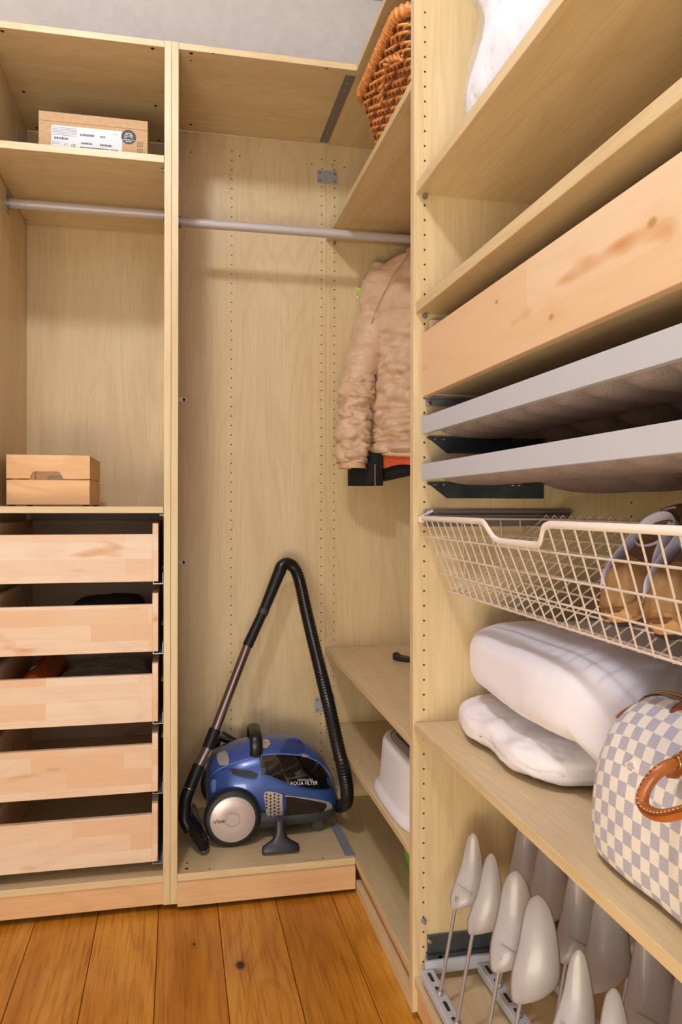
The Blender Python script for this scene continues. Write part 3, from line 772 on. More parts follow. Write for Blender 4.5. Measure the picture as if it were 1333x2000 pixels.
pa = resample(gov(.1, .103) + [gov(.1, .103)[0]], .001); pb = resample(gov(1, .264) + [gov(1, .264)[0]], .001)
me = None
for i in range(56):
    bm = NB(); a = pa[int(i / 56 * (len(pa) - 1))]; b = pb[int(i / 56 * (len(pb) - 1))]; tube(bm, [a, b], .0042, n=6)
    obj('slat', bm, green, t)

# ------------------------------------------------------------------ black clip on the corner shelf
bm = NB(); c = Vector((.70, 2.37, .5988))
prism(bm, [c + Vector(p) for p in ((-.03, .0, .002), (-.03, 0, .022), (-.022, 0, .024), (-.012, 0, .012), (.05, 0, .008), (.10, 0, .010), (.10, 0, .002), (.0, 0, -.001))], (.0, .03, 0))
bmesh.ops.bevel(bm, geom=bm.edges[:], offset=.0015, segments=1, affect='EDGES')
bmesh.ops.rotate(bm, verts=bm.verts, cent=c, matrix=Matrix.Rotation(math.radians(-35), 3, 'Z'))
o = obj('plastic_clip', bm, blackp, None, origin=c); tag(o, 'small black plastic clip on the upper corner shelf', 'clip')

# ------------------------------------------------------------------ jackets on the rail
def quilt_mat(name, c1, c2, rough=.42): return noisy(name, c1, c2, 26, rough, 0, .35, .008, 3, Sheen_Weight=.2)
beige = quilt_mat('beige_quilted_nylon', (212, 178, 146), (200, 165, 132), .48)
orange = noisy('orange_lining', (222, 96, 56), (206, 80, 44), 30, .7, 0, .2)
blackc = noisy('black_jersey', (18, 18, 22), (26, 26, 30), 300, .9, 0, .4)
lime = mat('lime_green_plastic', (196, 222, 70), .4)
JC = Vector((.793, 2.45, 0)); JA = Vector((.82, -.573, 0)).normalized(); JN = Vector((JA.y, -JA.x, 0))   # JN towards the room
if JN.y > 0: JN = -JN
def quilt(z, seams, amt=.009):
    for a, b in zip(seams, seams[1:]):
        if b <= z <= a:
            t_ = (z - b) / (a - b); return amt * (math.sin(PI * t_) ** .45)
    return 0
def wrinkle(p, k=1):
    q = Vector((p.x * 26, p.y * 26, p.z * 34)); a = noise.noise(q) * .5 + noise.noise(q * 2.1) * .3
    r = 1 - min(1, abs(noise.noise(Vector((p.x * 16 + 5, p.y * 16, p.z * 30)) + Vector((a, a, a)) * .7)) * 4)
    return (a * .016 - r * .009) * k
def torso(rows, seams, m, parent, name, wr=1, n=110, caps=False, amt=.016):
    "rows: (z, halfwidth, halfdepth)"
    bm = NB(); R = []
    rp = catmull([(a, b, c) for a, b, c in rows], 24)
    for q in rp:
        ring = []
        for k in range(n):
            a = 2 * PI * k / n; c, s = math.cos(a), math.sin(a); e = 2.4
            la_ = q.y * math.copysign(abs(c) ** (2 / e), c); ln = q.z * math.copysign(abs(s) ** (2 / e), s)
            p = JC + JA * la_ + JN * ln; p.z = q.x
            nn = (JA * c * .6 + JN * s).normalized()
            p += nn * (quilt(q.x, seams, amt) + wrinkle(p, wr * (1.25 if q.x < 1.66 else .35))) * min(1, q.z / .05)
            ring.append(bm.verts.new(p))
        R.append(ring)
    for a, b in zip(R, R[1:]):
        for k in range(n): bm.faces.new((a[k], a[(k + 1) % n], b[(k + 1) % n], b[k]))
    if caps: bm.faces.new(R[0])
    return obj(name, bm, m, parent, True)
def sleeve(pts, seams, m, parent, name, wr=1, n=48, amt=.012):
    "pts: (x,y,z,r)"
    bm = NB(); path = resample(catmull([p[:3] for p in pts], 24), .0032); L = len(path)
    rs = [x.x for x in resample(catmull([(p[3], 0, 0) for p in pts], 12), .00001)] if False else None
    R = []; prev = JN
    zs = [p[2] for p in pts]; rr = [p[3] for p in pts]
    for i, p in enumerate(path):
        z = p.z; r = rr[-1]
        for j in range(len(zs) - 1):
            if zs[j] >= z >= zs[j + 1]: t_ = (zs[j] - z) / (zs[j] - zs[j + 1]); t_ = t_ * t_ * (3 - 2 * t_); r = rr[j] * (1 - t_) + rr[j + 1] * t_; break
        else:
            if z > zs[0]: r = rr[0]
        d = (path[min(i + 1, L - 1)] - path[max(i - 1, 0)]).normalized(); a = (JN - d * JN.dot(d)).normalized(); b = d.cross(a)
        ring = []
        for k in range(n):
            t_ = 2 * PI * k / n; nr = a * math.cos(t_) * .9 + b * math.sin(t_); q = p + nr * r
            q += nr * (quilt(q.z, seams, amt) + wrinkle(q, wr * (1.2 if z < 1.5 else .45))); ring.append(bm.verts.new(q))
        R.append(ring)
    for a, b in zip(R, R[1:]):
        for k in range(n): bm.faces.new((a[k], a[(k + 1) % n], b[(k + 1) % n], b[k]))
    bm.faces.new(R[0])
    return obj(name, bm, m, parent, True)
def sp(u, v, Y, r): p = pt(u, v, Y); return (p.x, p.y, p.z, r)
t = thing('clothes_hanger', 'lime green plastic hanger under the beige quilted jacket', 'hanger', (.793, 2.45, 1.99))
bm = NB(); hz = 1.868
hp = [JC + JA * s + Vector((0, 0, z)) for s, z in ((-.205, 1.826), (-.12, 1.862), (0, 1.893), (.12, 1.862), (.205, 1.826))]
tube(bm, catmull(hp, 6), .006, n=8); e_ = hp[0]
for dz in (0, -.03):
    tube(bm, [e_ + Vector((.0, 0, dz)), e_ - JA * .020 + Vector((0, 0, dz + .003)), e_ - JA * .028 + Vector((0, 0, dz + .010))], .0052, n=8)
tube(bm, [e_ + Vector((0, 0, 0)), e_ + Vector((0, 0, -.03))], .005, n=8)
ha = obj('hanger_body', bm, lime, t, 50)
bm = NB(); tube(bm, catmull([JC + Vector((0, 0, 1.893)), JC + Vector((0, 0, 1.93)), JC + Vector((0, .017, 1.955)), JC + Vector((0, .0215, 1.975)), JC + Vector((0, .010, 1.990)), JC + Vector((0, -.010, 1.990)), JC + Vector((0, -.0205, 1.975))], 6), .0022, n=8)
obj('hanger_hook', bm, chrome, t, 50)
t = thing('quilted_jacket', 'beige quilted jacket with orange lining hanging on the grey rail', 'jacket', (.793, 2.45, 1.26))
ts = [1.95, 1.83, 1.725, 1.625, 1.52, 1.405, 1.30, 1.262]
torso([(1.922, .055, .040), (1.915, .075, .048), (1.885, .135, .055), (1.85, .185, .062), (1.80, .196, .068), (1.70, .178, .075), (1.55, .172, .078), (1.40, .186, .078), (1.30, .196, .076), (1.262, .193, .072)], ts, beige, t, 'body_panel')
bm = NB(); hem = [JC + JA * (.195 * math.cos(a)) + JN * (.075 * math.sin(a)) + Vector((0, 0, 1.262 + .006 * math.sin(3 * a))) for a in [2 * PI * k / 90 for k in range(90)]]
tube(bm, hem, lambda i, m: .0075 + .0012 * math.sin(i * 2.4), n=8, closed=True); obj('elastic_hem', bm, noisy('beige_hem', (222, 190, 158), (204, 170, 138), 200, .6), t, True)
bm = NB(); R = []
for f in range(8):
    z = 1.258 - .0046 * f; R.append([JC + JA * (.189 - .002 * f) * math.cos(a) + JN * (.068 - .001 * f) * math.sin(a) + Vector((0, 0, z + .004 * math.sin(a * 7 + f) + .012 * math.cos(a)*f/8)) for a in [2 * PI * k / 60 for k in range(60)]])
loft(bm, R, False, False); obj('orange_lining', bm, orange, t, True)['label'] = 'orange lining below the hem'
ss = [1.86, 1.745, 1.625, 1.52, 1.41, 1.30, 1.235, 1.20]
sl = [sp(745, 522, 2.555, .040), sp(736, 560, 2.548, .047), sp(733, 610, 2.54, .052), sp(721, 672, 2.52, .056), sp(701, 735, 2.49, .050), sp(692, 800, 2.475, .050), sp(689, 870, 2.465, .052), sp(688, 905, 2.46, .044)]
sleeve(sl, ss, beige, t, 'sleeve')
sr = [(JC.x + JA.x * s, JC.y + JA.y * s, z, r) for s, z, r in ((.165, 1.875, .040), (.185, 1.84, .050), (.20, 1.74, .054), (.212, 1.6, .052), (.22, 1.45, .05), (.222, 1.3, .05), (.222, 1.215, .043))]
sleeve(sr, ss, beige, t, 'sleeve')
p = pt(688, 903, 2.46)
bm = NB(); cb = [p + JN * .041 * math.cos(a) + Vector((0, 0, 1)).cross(JN) * .045 * math.sin(a) for a in [2 * PI * k / 40 for k in range(40)]]
loft(bm, [cb, [q + Vector((.001, 0, -.020)) for q in cb]], False, False); obj('sleeve_cuff', bm, noisy('beige_cuff', (196, 156, 122), (214, 178, 144), 160, .6), t, True)
bm = NB(); R = []
for q, (hw, hd, z) in enumerate(((.062, .046, 1.91), (.058, .044, 1.925), (.056, .042, 1.94), (.052, .038, 1.941), (.050, .036, 1.92))): R.append([JC + JA * hw * math.cos(a) + JN * hd * math.sin(a) + Vector((0, 0, z)) for a in [2 * PI * k / 40 for k in range(40)]])
loft(bm, R, False, False); obj('collar', bm, beige, t, True)
# yoke seam lines
bm = NB(); tube(bm, [JC - JA * s + JN * (.083 + .002 * math.sin(s * 30)) + Vector((0, 0, z)) for s, z in ((.02, 1.90), (.07, 1.84), (.12, 1.76), (.15, 1.69))], .0014, n=5); obj('yoke_seam', bm, noisy('seam_thread', (170, 134, 104), (160, 124, 94), 50), t)
t = thing('black_jacket', 'black garment showing below the beige quilted jacket', 'jacket', (.80, 2.47, 1.16))
p0 = pt(701, 925, 2.52)
bm = NB(); R = []
for f in range(10):
    z = 1.262 - .0115 * f; wv = .0018; c = Vector((p0.x + .018, 2.50, z))
    R.append([c + JN * .036 * math.cos(a) + Vector((0, 0, 1)).cross(JN) * (.060 + wv * math.sin(a * 14)) * math.sin(a) for a in [2 * PI * k / 60 for k in range(60)]])
loft(bm, R, False, True); obj('ribbed_cuff', bm, blackc, t, True)
bm = NB(); R = []
for f in range(12):
    z = 1.40 - f * .0205; R.append([JC + JA * (.168 * math.cos(a) ) + JN * .042 * math.sin(a) + Vector((0, 0, z + (.035 * max(0, math.cos(a)+.85)) * f / 11)) for a in [2 * PI * k / 60 for k in range(60)]])
loft(bm, R, True, True); obj('body_panel', bm, blackc, t, True)
bm = NB(); q = pt(733, 925, 2.44); tube(bm, [q + Vector((0, 0, .03)), q, q - Vector((0, 0, .036)), q - Vector((-.002, 0, .07))], .0014, n=6); obj('drawstring', bm, mat('tan_cord', (180, 140, 96), .6), t)

# ------------------------------------------------------------------ vacuum cleaner
blue = noisy('metallic_blue_plastic', (62, 92, 164), (56, 84, 152), 8, .28, .25, .0, Coat_Weight=.5)
navy = mat('dark_navy_plastic', (44, 62, 118), .3); dgrey = mat('dark_grey_plastic', (58, 58, 64), .45)
smoke = mat('smoked_black_window', (14, 14, 18), .06, 0, Coat_Weight=.8); silver = noisy('silver_plastic', (196, 188, 184), (190, 182, 178), 30, .38, .45, .0)
V = thing('vacuum_cleaner', 'blue and black canister vacuum cleaner with raised hose and chrome wand', 'vacuum cleaner', (.28, 2.44, .0805))
YCn = 2.465
tops = [(404, 1500), (409, 1482), (420, 1468), (440, 1458), (465, 1450), (500, 1441), (540, 1436), (580, 1440), (609, 1453), (633, 1478), (650, 1513), (657, 1545), (660, 1565)]
TP = [pt(u, v, YCn) for u, v in tops]
xs = [p.x for p in TP]; X0, X1 = xs[0], xs[-1]
def topz(x):
    for a, b in zip(TP, TP[1:]):
        if a.x <= x <= b.x: return a.z + (b.z - a.z) * (x - a.x) / (b.x - a.x)
    return TP[0].z if x < X0 else TP[-1].z
def botz(x): return .135
def halfw(x):
    t_ = (x - X0) / (X1 - X0); return .132 * (max(0, 1 - abs(2 * t_ - 1) ** 4.5)) ** .45 * (1 - .10 * t_) + .004
def body_y(x, z, off=0):
    zt, zb = topz(x), botz(x); zc = zb + (zt - zb) * .30; h = (zt - zc) if z > zc else (zc - zb) * 1.8
    q = min(.985, abs(z - zc) / max(.001, h)); return YCn - halfw(x) * (1 - q ** 2.5) ** (1 / 2.5) - off
bm = NB(); R = []; n = 48
NX = 60
for i in range(NX + 1):
    x = X0 + (X1 - X0) * (.5 - .5 * math.cos(PI * i / NX)) ; zt, zb = topz(x), botz(x); zc = zb + (zt - zb) * .30; hw = halfw(x); ring = []
    for k in range(n):
        a = 2 * PI * k / n; c, s = math.cos(a), math.sin(a); e = 2.5
        zz = zc + (zt - zc if s > 0 else (zc - zb)) * math.copysign(abs(s) ** (2 / e), s); ring.append(Vector((x, YCn + hw * math.copysign(abs(c) ** (2 / e), c), zz)))
    R.append(ring)
loft(bm, R); shell = obj('shell', bm, blue, V, 60)
bm = NB(); R = []
for i in range(31):
    t_ = i / 30; x = X0 + .02 + (X1 - X0 - .02) * t_; hw = halfw(x) * .985; zb = .100 + .012 * t_ ; zt = .172 - .0 * t_; ring = []
    if t_ > .93: zb += (t_ - .93) * .5
    for k in range(24):
        a = 2 * PI * k / 24; c, s = math.cos(a), math.sin(a); e = 4
        ring.append(Vector((x, YCn + hw * math.copysign(abs(c) ** (2 / e), c), (zt + zb) / 2 + (zt - zb) / 2 * math.copysign(abs(s) ** (2 / e), s))))
    R.append(ring)
loft(bm, R); obj('undercarriage', bm, dgrey, V, 60)
def cp(a, b): return (330 + a * .3, 1380 + b * .3)
def onbody(a, b, off, Y=2.345):
    p = pt(*cp(a, b), Y); p.y = body_y(p.x, p.z, off)
    q = pt(*cp(a, b), p.y); q.y = body_y(q.x, q.z, off); return q
def patch(name, outline, m, parent, off=.002, rings=6, smooth_=True, per=5, edge=.002, mats=None):
    pts = catmull([Vector((a, b, 0)) for a, b in outline], per, closed=True); c = sum(pts, Vector()) / len(pts)
    bm = NB(); prev = None; cv = bm.verts.new(onbody(c.x, c.y, off))
    for r in range(1, rings + 1):
        f = r / rings; ring = [bm.verts.new(onbody(c.x + (p.x - c.x) * f, c.y + (p.y - c.y) * f, off)) for p in pts]
        for k in range(len(pts)):
            if prev is None: bm.faces.new((cv, ring[k], ring[(k + 1) % len(pts)]))
            else: bm.faces.new((prev[k], ring[k], ring[(k + 1) % len(pts)], prev[(k + 1) % len(pts)]))
        prev = ring
    ring = [bm.verts.new(onbody(p.x, p.y, -edge)) for p in pts]
    for k in range(len(pts)): bm.faces.new((prev[k], ring[k], ring[(k + 1) % len(pts)], prev[(k + 1) % len(pts)]))
    return obj(name, bm, m, parent, 50)
win = patch('filter_window', [(597, 308), (720, 303), (850, 312), (950, 345), (1010, 395), (1050, 465), (1066, 520), (1040, 535), (960, 538), (850, 520), (740, 485), (655, 450), (606, 438), (600, 370)], smoke, V, .0015)
patch('trim_ring', [(628, 560), (700, 560), (760, 578), (900, 595), (1040, 620), (1070, 660), (1055, 700), (1000, 728), (900, 742), (740, 755), (670, 742), (640, 700), (630, 630)], silver, V, .0022)
patch('lower_window', [(762, 590), (880, 602), (1000, 625), (1030, 640), (1022, 672), (960, 704), (860, 716), (764, 714), (758, 650)], mat('brownish_black_window', (34, 30, 30), .12), V, .0036)
patch('navy_insert', [(744, 580), (764, 588), (764, 716), (750, 718)], navy, V, .0042, rings=2)
bm = NB()
for r in range(8):
    for c_ in range(4):
        a = 640 + c_ * 26; b = 572 + r * 22 + (c_ % 2) * 8
        if a < 634 + max(0, r - 3) * 5: continue
        p = onbody(a, b, .0031)
        disc(bm, p, (0, -1, .05), .0031, 10)
obj('grille_holes', bm, hole_m, V, kind='stuff')
patch('side_slot', [(412, 402), (500, 412), (570, 432), (582, 455), (560, 474), (500, 466), (430, 446), (412, 425)], mat('slot_black', (28, 30, 40), .25), V, .003)
patch('lamp_button', [(320, 305), (375, 288), (388, 320), (375, 342), (335, 350), (318, 335)], silver, V, .0022, rings=3)
patch('top_latch', [(600, 222), (640, 215), (660, 228), (630, 248), (605, 246)], silver, V, .0022, rings=3)
patch('front_latch', [(858, 288), (890, 285), (908, 302), (895, 322), (868, 318)], silver, V, .0022, rings=3)
patch('rear_lamp', [(276, 475), (306, 470), (310, 500), (304, 550), (280, 550)], mat('light_blue_trim', (110, 140, 215), .3), V, .0022, rings=3)
patch('top_panel', [(715, 268), (770, 215), (830, 205), (880, 240), (870, 265), (800, 275)], navy, V, .0012, rings=3)
patch('rear_panel', [(392, 330), (400, 285), (470, 250), (580, 225), (590, 295), (480, 318)], mat('mid_blue_trim', (62, 86, 160), .25), V, .0012, rings=3)
def seam(pts, r, m, nm):
    bm = NB(); tube(bm, [onbody(p.x, p.y, .0005) for p in catmull([(a, b, 0) for a, b in pts], 5)], r, n=5); obj(nm, bm, m, V)
seam([(285, 405), (420, 350), (595, 300), (760, 300), (900, 318), (1010, 385), (1060, 470)], .0012, mat('pale_blue_seam', (130, 160, 225), .3), 'shell_seam')
seam([(290, 410), (410, 400), (600, 445), (720, 490), (900, 540), (1075, 545)], .0012, navy, 'shell_seam')
seam([(600, 300), (604, 380), (600, 440), (585, 470)], .0010, mat('lilac_seam', (150, 170, 225), .3), 'shell_seam')
# handle on top
bm = NB(); hx = pt(498, 1440, YCn - .03).x; hzt = topz(hx)
hp = [Vector((hx, YCn - .085, hzt - .040)), Vector((hx, YCn - .088, hzt + .005)), Vector((hx, YCn - .070, hzt + .028)), Vector((hx + .002, YCn - .02, hzt + .034)), Vector((hx + .003, YCn + .04, hzt + .028)), Vector((hx + .003, YCn + .06, hzt - .01))]
tube(bm, catmull(hp, 6), 1, n=12, flat=(.0085, .019, (0, -.6, 1))); obj('carry_handle', bm, blackp, V, True)
# wheels
wc = pt(456, 1601, 2.305)
def wheel(c, r, wd, ny):
    bm = NB(); R = []
    for yy, f in ((0, .80), (.0, .9), (.004, .96), (.010, 1.0), (wd - .008, 1.0), (wd, .94)): R.append([c + Vector((r * f * math.cos(a), yy * ny, r * f * math.sin(a))) for a in [2 * PI * k / 56 for k in range(56)]])
    loft(bm, R); return bm
r0 = wc.z - .0808
w_ = obj('wheel', wheel(wc, r0, .034, 1), blackr, V, 40)
bm = NB(); R = []
for yy, f in ((.0005, .80), (-.002, .79), (-.003, .77), (-.0025, .30), (-.0015, .29), (-.0015, .02)): R.append([wc + Vector((r0 * f * math.cos(a), yy, r0 * f * math.sin(a))) for a in [2 * PI * k / 56 for k in range(56)]])
loft(bm, R); hub = obj('hub_cap', bm, noisy('satin_pinkish_silver', (206, 192, 190), (200, 186, 184), 20, .33, .35, 0), w_, 40)
bm = NB()
for k in range(60):
    a = 2 * PI * k / 60; c = wc + Vector((math.cos(a) * r0 * .70, -.0032, math.sin(a) * r0 * .70)); disc(bm, c, (0, -1, 0), .0007, 6)
tube(bm, [wc + Vector((r0 * .235 * math.cos(a), -.0028, r0 * .235 * math.sin(a))) for a in [2 * PI * k / 30 for k in range(30)]], .0006, n=4, closed=True)
obj('hub_ticks', bm, mat('tick_grey', (140, 128, 126), .5), w_, kind='stuff')
bm = NB(); text_bm(bm, 'ufesa', .0165, Matrix.Translation(wc + Vector((-.040, -.0034, -.001))) @ FACE_Y @ Matrix.Shear('XZ', 4, (0, 0)), .0003)
obj('wheel_lettering', bm, mat('lettering_dark', (40, 36, 40), .5), w_)
wb_ = Vector((wc.x, 2.60, wc.z)); obj('wheel', wheel(wb_, r0, .028, 1), blackr, V, 40)
fc = pt(622, 1608, 2.375); fr_ = fc.z - .0808; fc = Vector((fc.x, 2.37, .0808 + .020)); obj('caster', wheel(fc, .020, .03, 1), dgrey, V, 40)
# lettering
pL = onbody(890, 505, .004)
def bodytext(s, a, b, size, nm):
    p = onbody(a, b, .0045); ang = math.radians(-5)
    bm = NB(); text_bm(bm, s, size, Matrix.Translation(p) @ Matrix.Rotation(math.radians(5), 4, 'Z') @ Matrix.Rotation(ang * -1, 4, 'Y') @ Matrix.Rotation(math.radians(-9), 4, 'X') @ FACE_Y, .0002)
    for v in bm.verts:
        wv = v.co; v.co.y = body_y(wv.x, wv.z, .0022)
    obj(nm, bm, inkw, win)
bodytext('AQUA FILTER', 886, 503, .0145, 'window_lettering'); bodytext('TECNOLOGIA', 893, 481, .0078, 'window_lettering')
# hose
hpts = [pt(655, 1573, 2.42), pt(668, 1574, 2.38), pt(678, 1566, 2.32), pt(679, 1542, 2.27), pt(673, 1505, 2.232), pt(662, 1462, 2.235), pt(645, 1385, 2.28), pt(628, 1315, 2.36), pt(612, 1250, 2.42), pt(598, 1190, 2.48), pt(587, 1140, 2.53), pt(577, 1112, 2.55), pt(563, 1101, 2.55), pt(551, 1106, 2.545), pt(546, 1120, 2.54)]
path = resample(catmull(hpts, 10), .0023)
bm = NB(); tube(bm, path, lambda i, m: (.0205 if i < m * .10 or i > m * .93 else .0186 + .0017 * (1 if (i // 2) % 2 else 0)), n=18); obj('hose', bm, mat('glossy_black_hose', (20, 20, 23), .3), V, 25)
def seg(nm, a, b, r0_, r1_, m, n=20):
    bm = NB(); cyl(bm, a, b, r0_, r1_, n); return obj(nm, bm, m, V, 40)
A1 = pt(546, 1118, 2.54); A2 = pt(515, 1195, 2.52); A3 = pt(484, 1262, 2.50); A4 = pt(418, 1434, 2.425); A5 = pt(407, 1462, 2.41); A6 = pt(381, 1513, 2.385); A7 = pt(371, 1541, 2.37)
seg('wand_grip', A1, A2, .0205, .0165, blackp); seg('wand_grip', A2, A3, .0155, .0170, blackp)
bm = NB(); cyl(bm, A2 + (A1 - A2) * .06, A2 - (A1 - A2) * .06, .0178, n=20); obj('grip_collar', bm, dgrey, V, 40)
wandm = mat('brushed_chrome_tube', (176, 158, 152), .2, .95)
seg('chrome_tube', A3, A4, .0148, .0148, wandm)['label'] = 'upper chrome wand tube'
seg('wand_collar', A4 + (A3 - A4) * .05, A5, .0190, .0185, blackp); seg('chrome_tube', A5, A6, .0165, .0165, wandm)
seg('wand_collar', A6 + (A5 - A6) * .35, A7, .0190, .0180, blackp)
seg('wand_collar', A7, A7 + (A7 - A6) * .05, .0205, .0205, chrome)
el = [A7, pt(364, 1562, 2.36), pt(362, 1583, 2.345), pt(362, 1602, 2.335), pt(372, 1622, 2.33)]
bm = NB(); tube(bm, resample(catmull(el, 8), .003), lambda i, m: .0185 - .002 * i / m + .0004 * (i % 3), n=18); obj('elbow_joint', bm, blackp, V, 40)
# floor head standing on its end
e0, e1 = pt(369, 1602, 2.30), pt(400, 1664, 2.23)
dv = (e1 - e0); up = Vector((0, 0, 1)); 
bm = NB(); q = [pt(363, 1608, 2.33), pt(373, 1598, 2.33), pt(400, 1640, 2.26), pt(404, 1666, 2.262), pt(393, 1666, 2.262), pt(372, 1636, 2.29)]
prism(bm, q, (.012, .035, 0)); bmesh.ops.bevel(bm, geom=bm.edges[:], offset=.004, segments=2, affect='EDGES'); fh = obj('floor_head', bm, blackp, V, 40)
bm = NB(); q = [pt(376, 1573, 2.40), pt(381, 1577, 2.40), pt(409, 1660, 2.29), pt(408, 1662, 2.275), pt(401, 1662, 2.275), pt(372, 1590, 2.38)]
prism(bm, q, (.004, .016, .0)); obj('bristle_strip', bm, noisy('grey_bristles', (110, 98, 92), (74, 66, 62), 240, .9, 0, .8), fh)
seg('rear_grip', pt(433, 1437, 2.56), pt(464, 1453, 2.54), .016, .014, blackp)
bm = NB(); tube(bm, catmull([pt(430, 1440, 2.56), pt(424, 1462, 2.56), pt(428, 1480, 2.55)], 5), .009, n=10); obj('rear_grip', bm, blackp, V, True)

# ------------------------------------------------------------------ loose upholstery nozzle
navyp = mat('blackish_blue_plastic', (34, 36, 46), .4)
nc = pt(550, 1672, 2.245); nb = Vector((nc.x, 2.245, .0805))
t = thing('upholstery_nozzle', 'small black upholstery nozzle standing in front of the vacuum cleaner', 'nozzle', tuple(nb))
bm = NB(); tilt = .10
def nz(a, z, y): return nb + Vector((a, y + z * .25, z))
R = []
for z, hw, hd in ((.0005, .0545, .010), (.012, .0555, .0105), (.020, .0530, .0100), (.026, .043, .0095), (.032, .031, .0095), (.040, .022, .0105), (.052, .017, .0125), (.062, .0145, .013), (.080, .0145, .0135), (.088, .0135, .013)):
    R.append([nz(hw * math.copysign(abs(math.cos(a)) ** .7, math.cos(a)), z, hd * math.copysign(abs(math.sin(a)) ** .7, math.sin(a))) for a in [2 * PI * k / 32 for k in range(32)]])
loft(bm, R); obj('nozzle_body', bm, navyp, t, 50)
bm = NB(); bx(bm, nb.x - .053, nb.x + .053, nb.y - .0125, nb.y - .0095, .0835, .0875, .0008); obj('lint_strip', bm, mat('dark_red_lint', (84, 50, 50), .9), t)

# ------------------------------------------------------------------ sandals in the basket
tan = noisy('tan_leather', (204, 160, 108), (186, 138, 86), 30, .5, 0, .3); lilac = mat('lilac_white_leather', (206, 204, 222), .45)
whitel = mat('white_leather', (232, 236, 242), .45); soled = mat('dark_sole', (52, 40, 44), .6); insole = noisy('brown_insole', (122, 86, 48), (104, 70, 38), 60, .6)
def sandal(x, y, rot, label):
    r = thing('sandal', label, 'sandal', (x, y, .911), rot, 'strappy wedge sandals in the wire basket')
    n_ = Vector((-.594, 0, .804)); h_ = Vector((math.cos(rot), math.sin(rot), 0)); h_ = (h_ - n_ * h_.dot(n_)).normalized()
    p_ = Vector((x, y, .908 + (x - .5665) * .739)) + n_ * .0062; s_ = n_.cross(h_)
    r.matrix_world = Matrix(((h_.x, s_.x, n_.x, p_.x), (h_.y, s_.y, n_.y, p_.y), (h_.z, s_.z, n_.z, p_.z), (0, 0, 0, 1)))
    def O(nm, bm, m, s=True): return obj(nm, bm, m, r, s, local=True)
    def ring(xx, hw, z0, z1, n=20, e=4): return [Vector((xx, hw * math.copysign(abs(math.cos(a)) ** (2 / e), math.cos(a)), (z0 + z1) / 2 + (z1 - z0) / 2 * math.copysign(abs(math.sin(a)) ** (2 / e), math.sin(a)))) for a in [2 * PI * k / n for k in range(n)]]
    st = [(0, .012, .010, .026), (.006, .026, .004, .030), (.02, .036, .001, .032), (.05, .041, .0005, .034), (.085, .040, .001, .044), (.12, .033, .004, .048), (.15, .030, .001, .054), (.18, .029, .001, .058), (.197, .022, .002, .060), (.203, .010, .004, .058)]
    bm = NB(); loft(bm, [ring(a, b, c, d) for a, b, c, d in st]); O('wedge_sole', bm, tan)
    bm = NB(); loft(bm, [ring(a, b * 1.02, -.0005 + c * .2, .007 + c * .2) for a, b, c, d in st]); O('outsole', bm, soled)
    bm = NB(); loft(bm, [ring(a, b * .9, d, d + .004) for a, b, c, d in st]); O('insole', bm, insole)
    # ruched toe piece
    bm = NB(); R = []
    for i in range(16):
        t_ = i / 15; a = .004 + .066 * t_; hw = .030 + .013 * math.sin(PI * min(1, t_ * 1.1) * .5); h = .020 + .022 * math.sin(PI * .5 * min(1, t_ * 1.3))
        rg = []
        for k in range(25):
            q = PI * k / 24; rr_ = 1 + .05 * math.sin(q * 9 + t_ * 4) + .04 * noise.noise(Vector((t_ * 6, q * 3, x * 9))); rg.append(Vector((a, hw * math.cos(q) * rr_, .012 + (h + .012) * math.sin(q) * rr_)))
        R.append(rg)
    vs = [[bm.verts.new(p) for p in rg] for rg in R]
    for a, b in zip(vs, vs[1:]):
        for k in range(24): bm.faces.new((a[k], a[k + 1], b[k + 1], b[k]))
    bm.faces.new(vs[0]); bmesh.ops.solidify(bm, geom=bm.faces[:], thickness=.002); O('toe_upper', bm, tan)
    for s in (1, -1):
        bm = NB(); tube(bm, catmull([(.045, .040 * s, .028), (.068, .043 * s, .042), (.098, .040 * s, .050), (.128, .036 * s, .054), (.145, .034 * s, .056)], 6), 1, n=10, flat=(.0145, .0024, (1, 0, -.35))); sd = O('side_strap', bm, lilac)
        bm = NB(); prism(bm, [(.062, .0462 * s, .036), (.088, .0462 * s, .042), (.106, .0440 * s, .056), (.080, .0455 * s, .052)], (0, .002 * s, 0)); obj('strap_inlay', bm, blackp, sd, local=True)
    bm = NB(); P_ = []
    for k in range(28):
        a = 2 * PI * k / 28; P_.append(Vector((.142 + .026 * math.cos(a), .034 * math.sin(a), .052 + .010 * math.cos(a))))
    tube(bm, P_, 1, n=10, closed=True, flat=(.0125, .0018, (0, 0, 1))); O('ankle_strap', bm, lilac)
    bm = NB(); tube(bm, catmull([(.188, 0, .058), (.190, 0, .062), (.188, 0, .066)], 4), 1, n=8, flat=(.012, .0018, (0, 1, 0))); O('heel_strap', bm, lilac)
    return r
sandal(.586, .930, math.radians(14), 'tan and white wedge sandal in the wire basket, farther left one of the pair')
sandal(.586, .829, math.radians(14), 'tan and white wedge sandal in the wire basket, nearer right one at the picture edge')

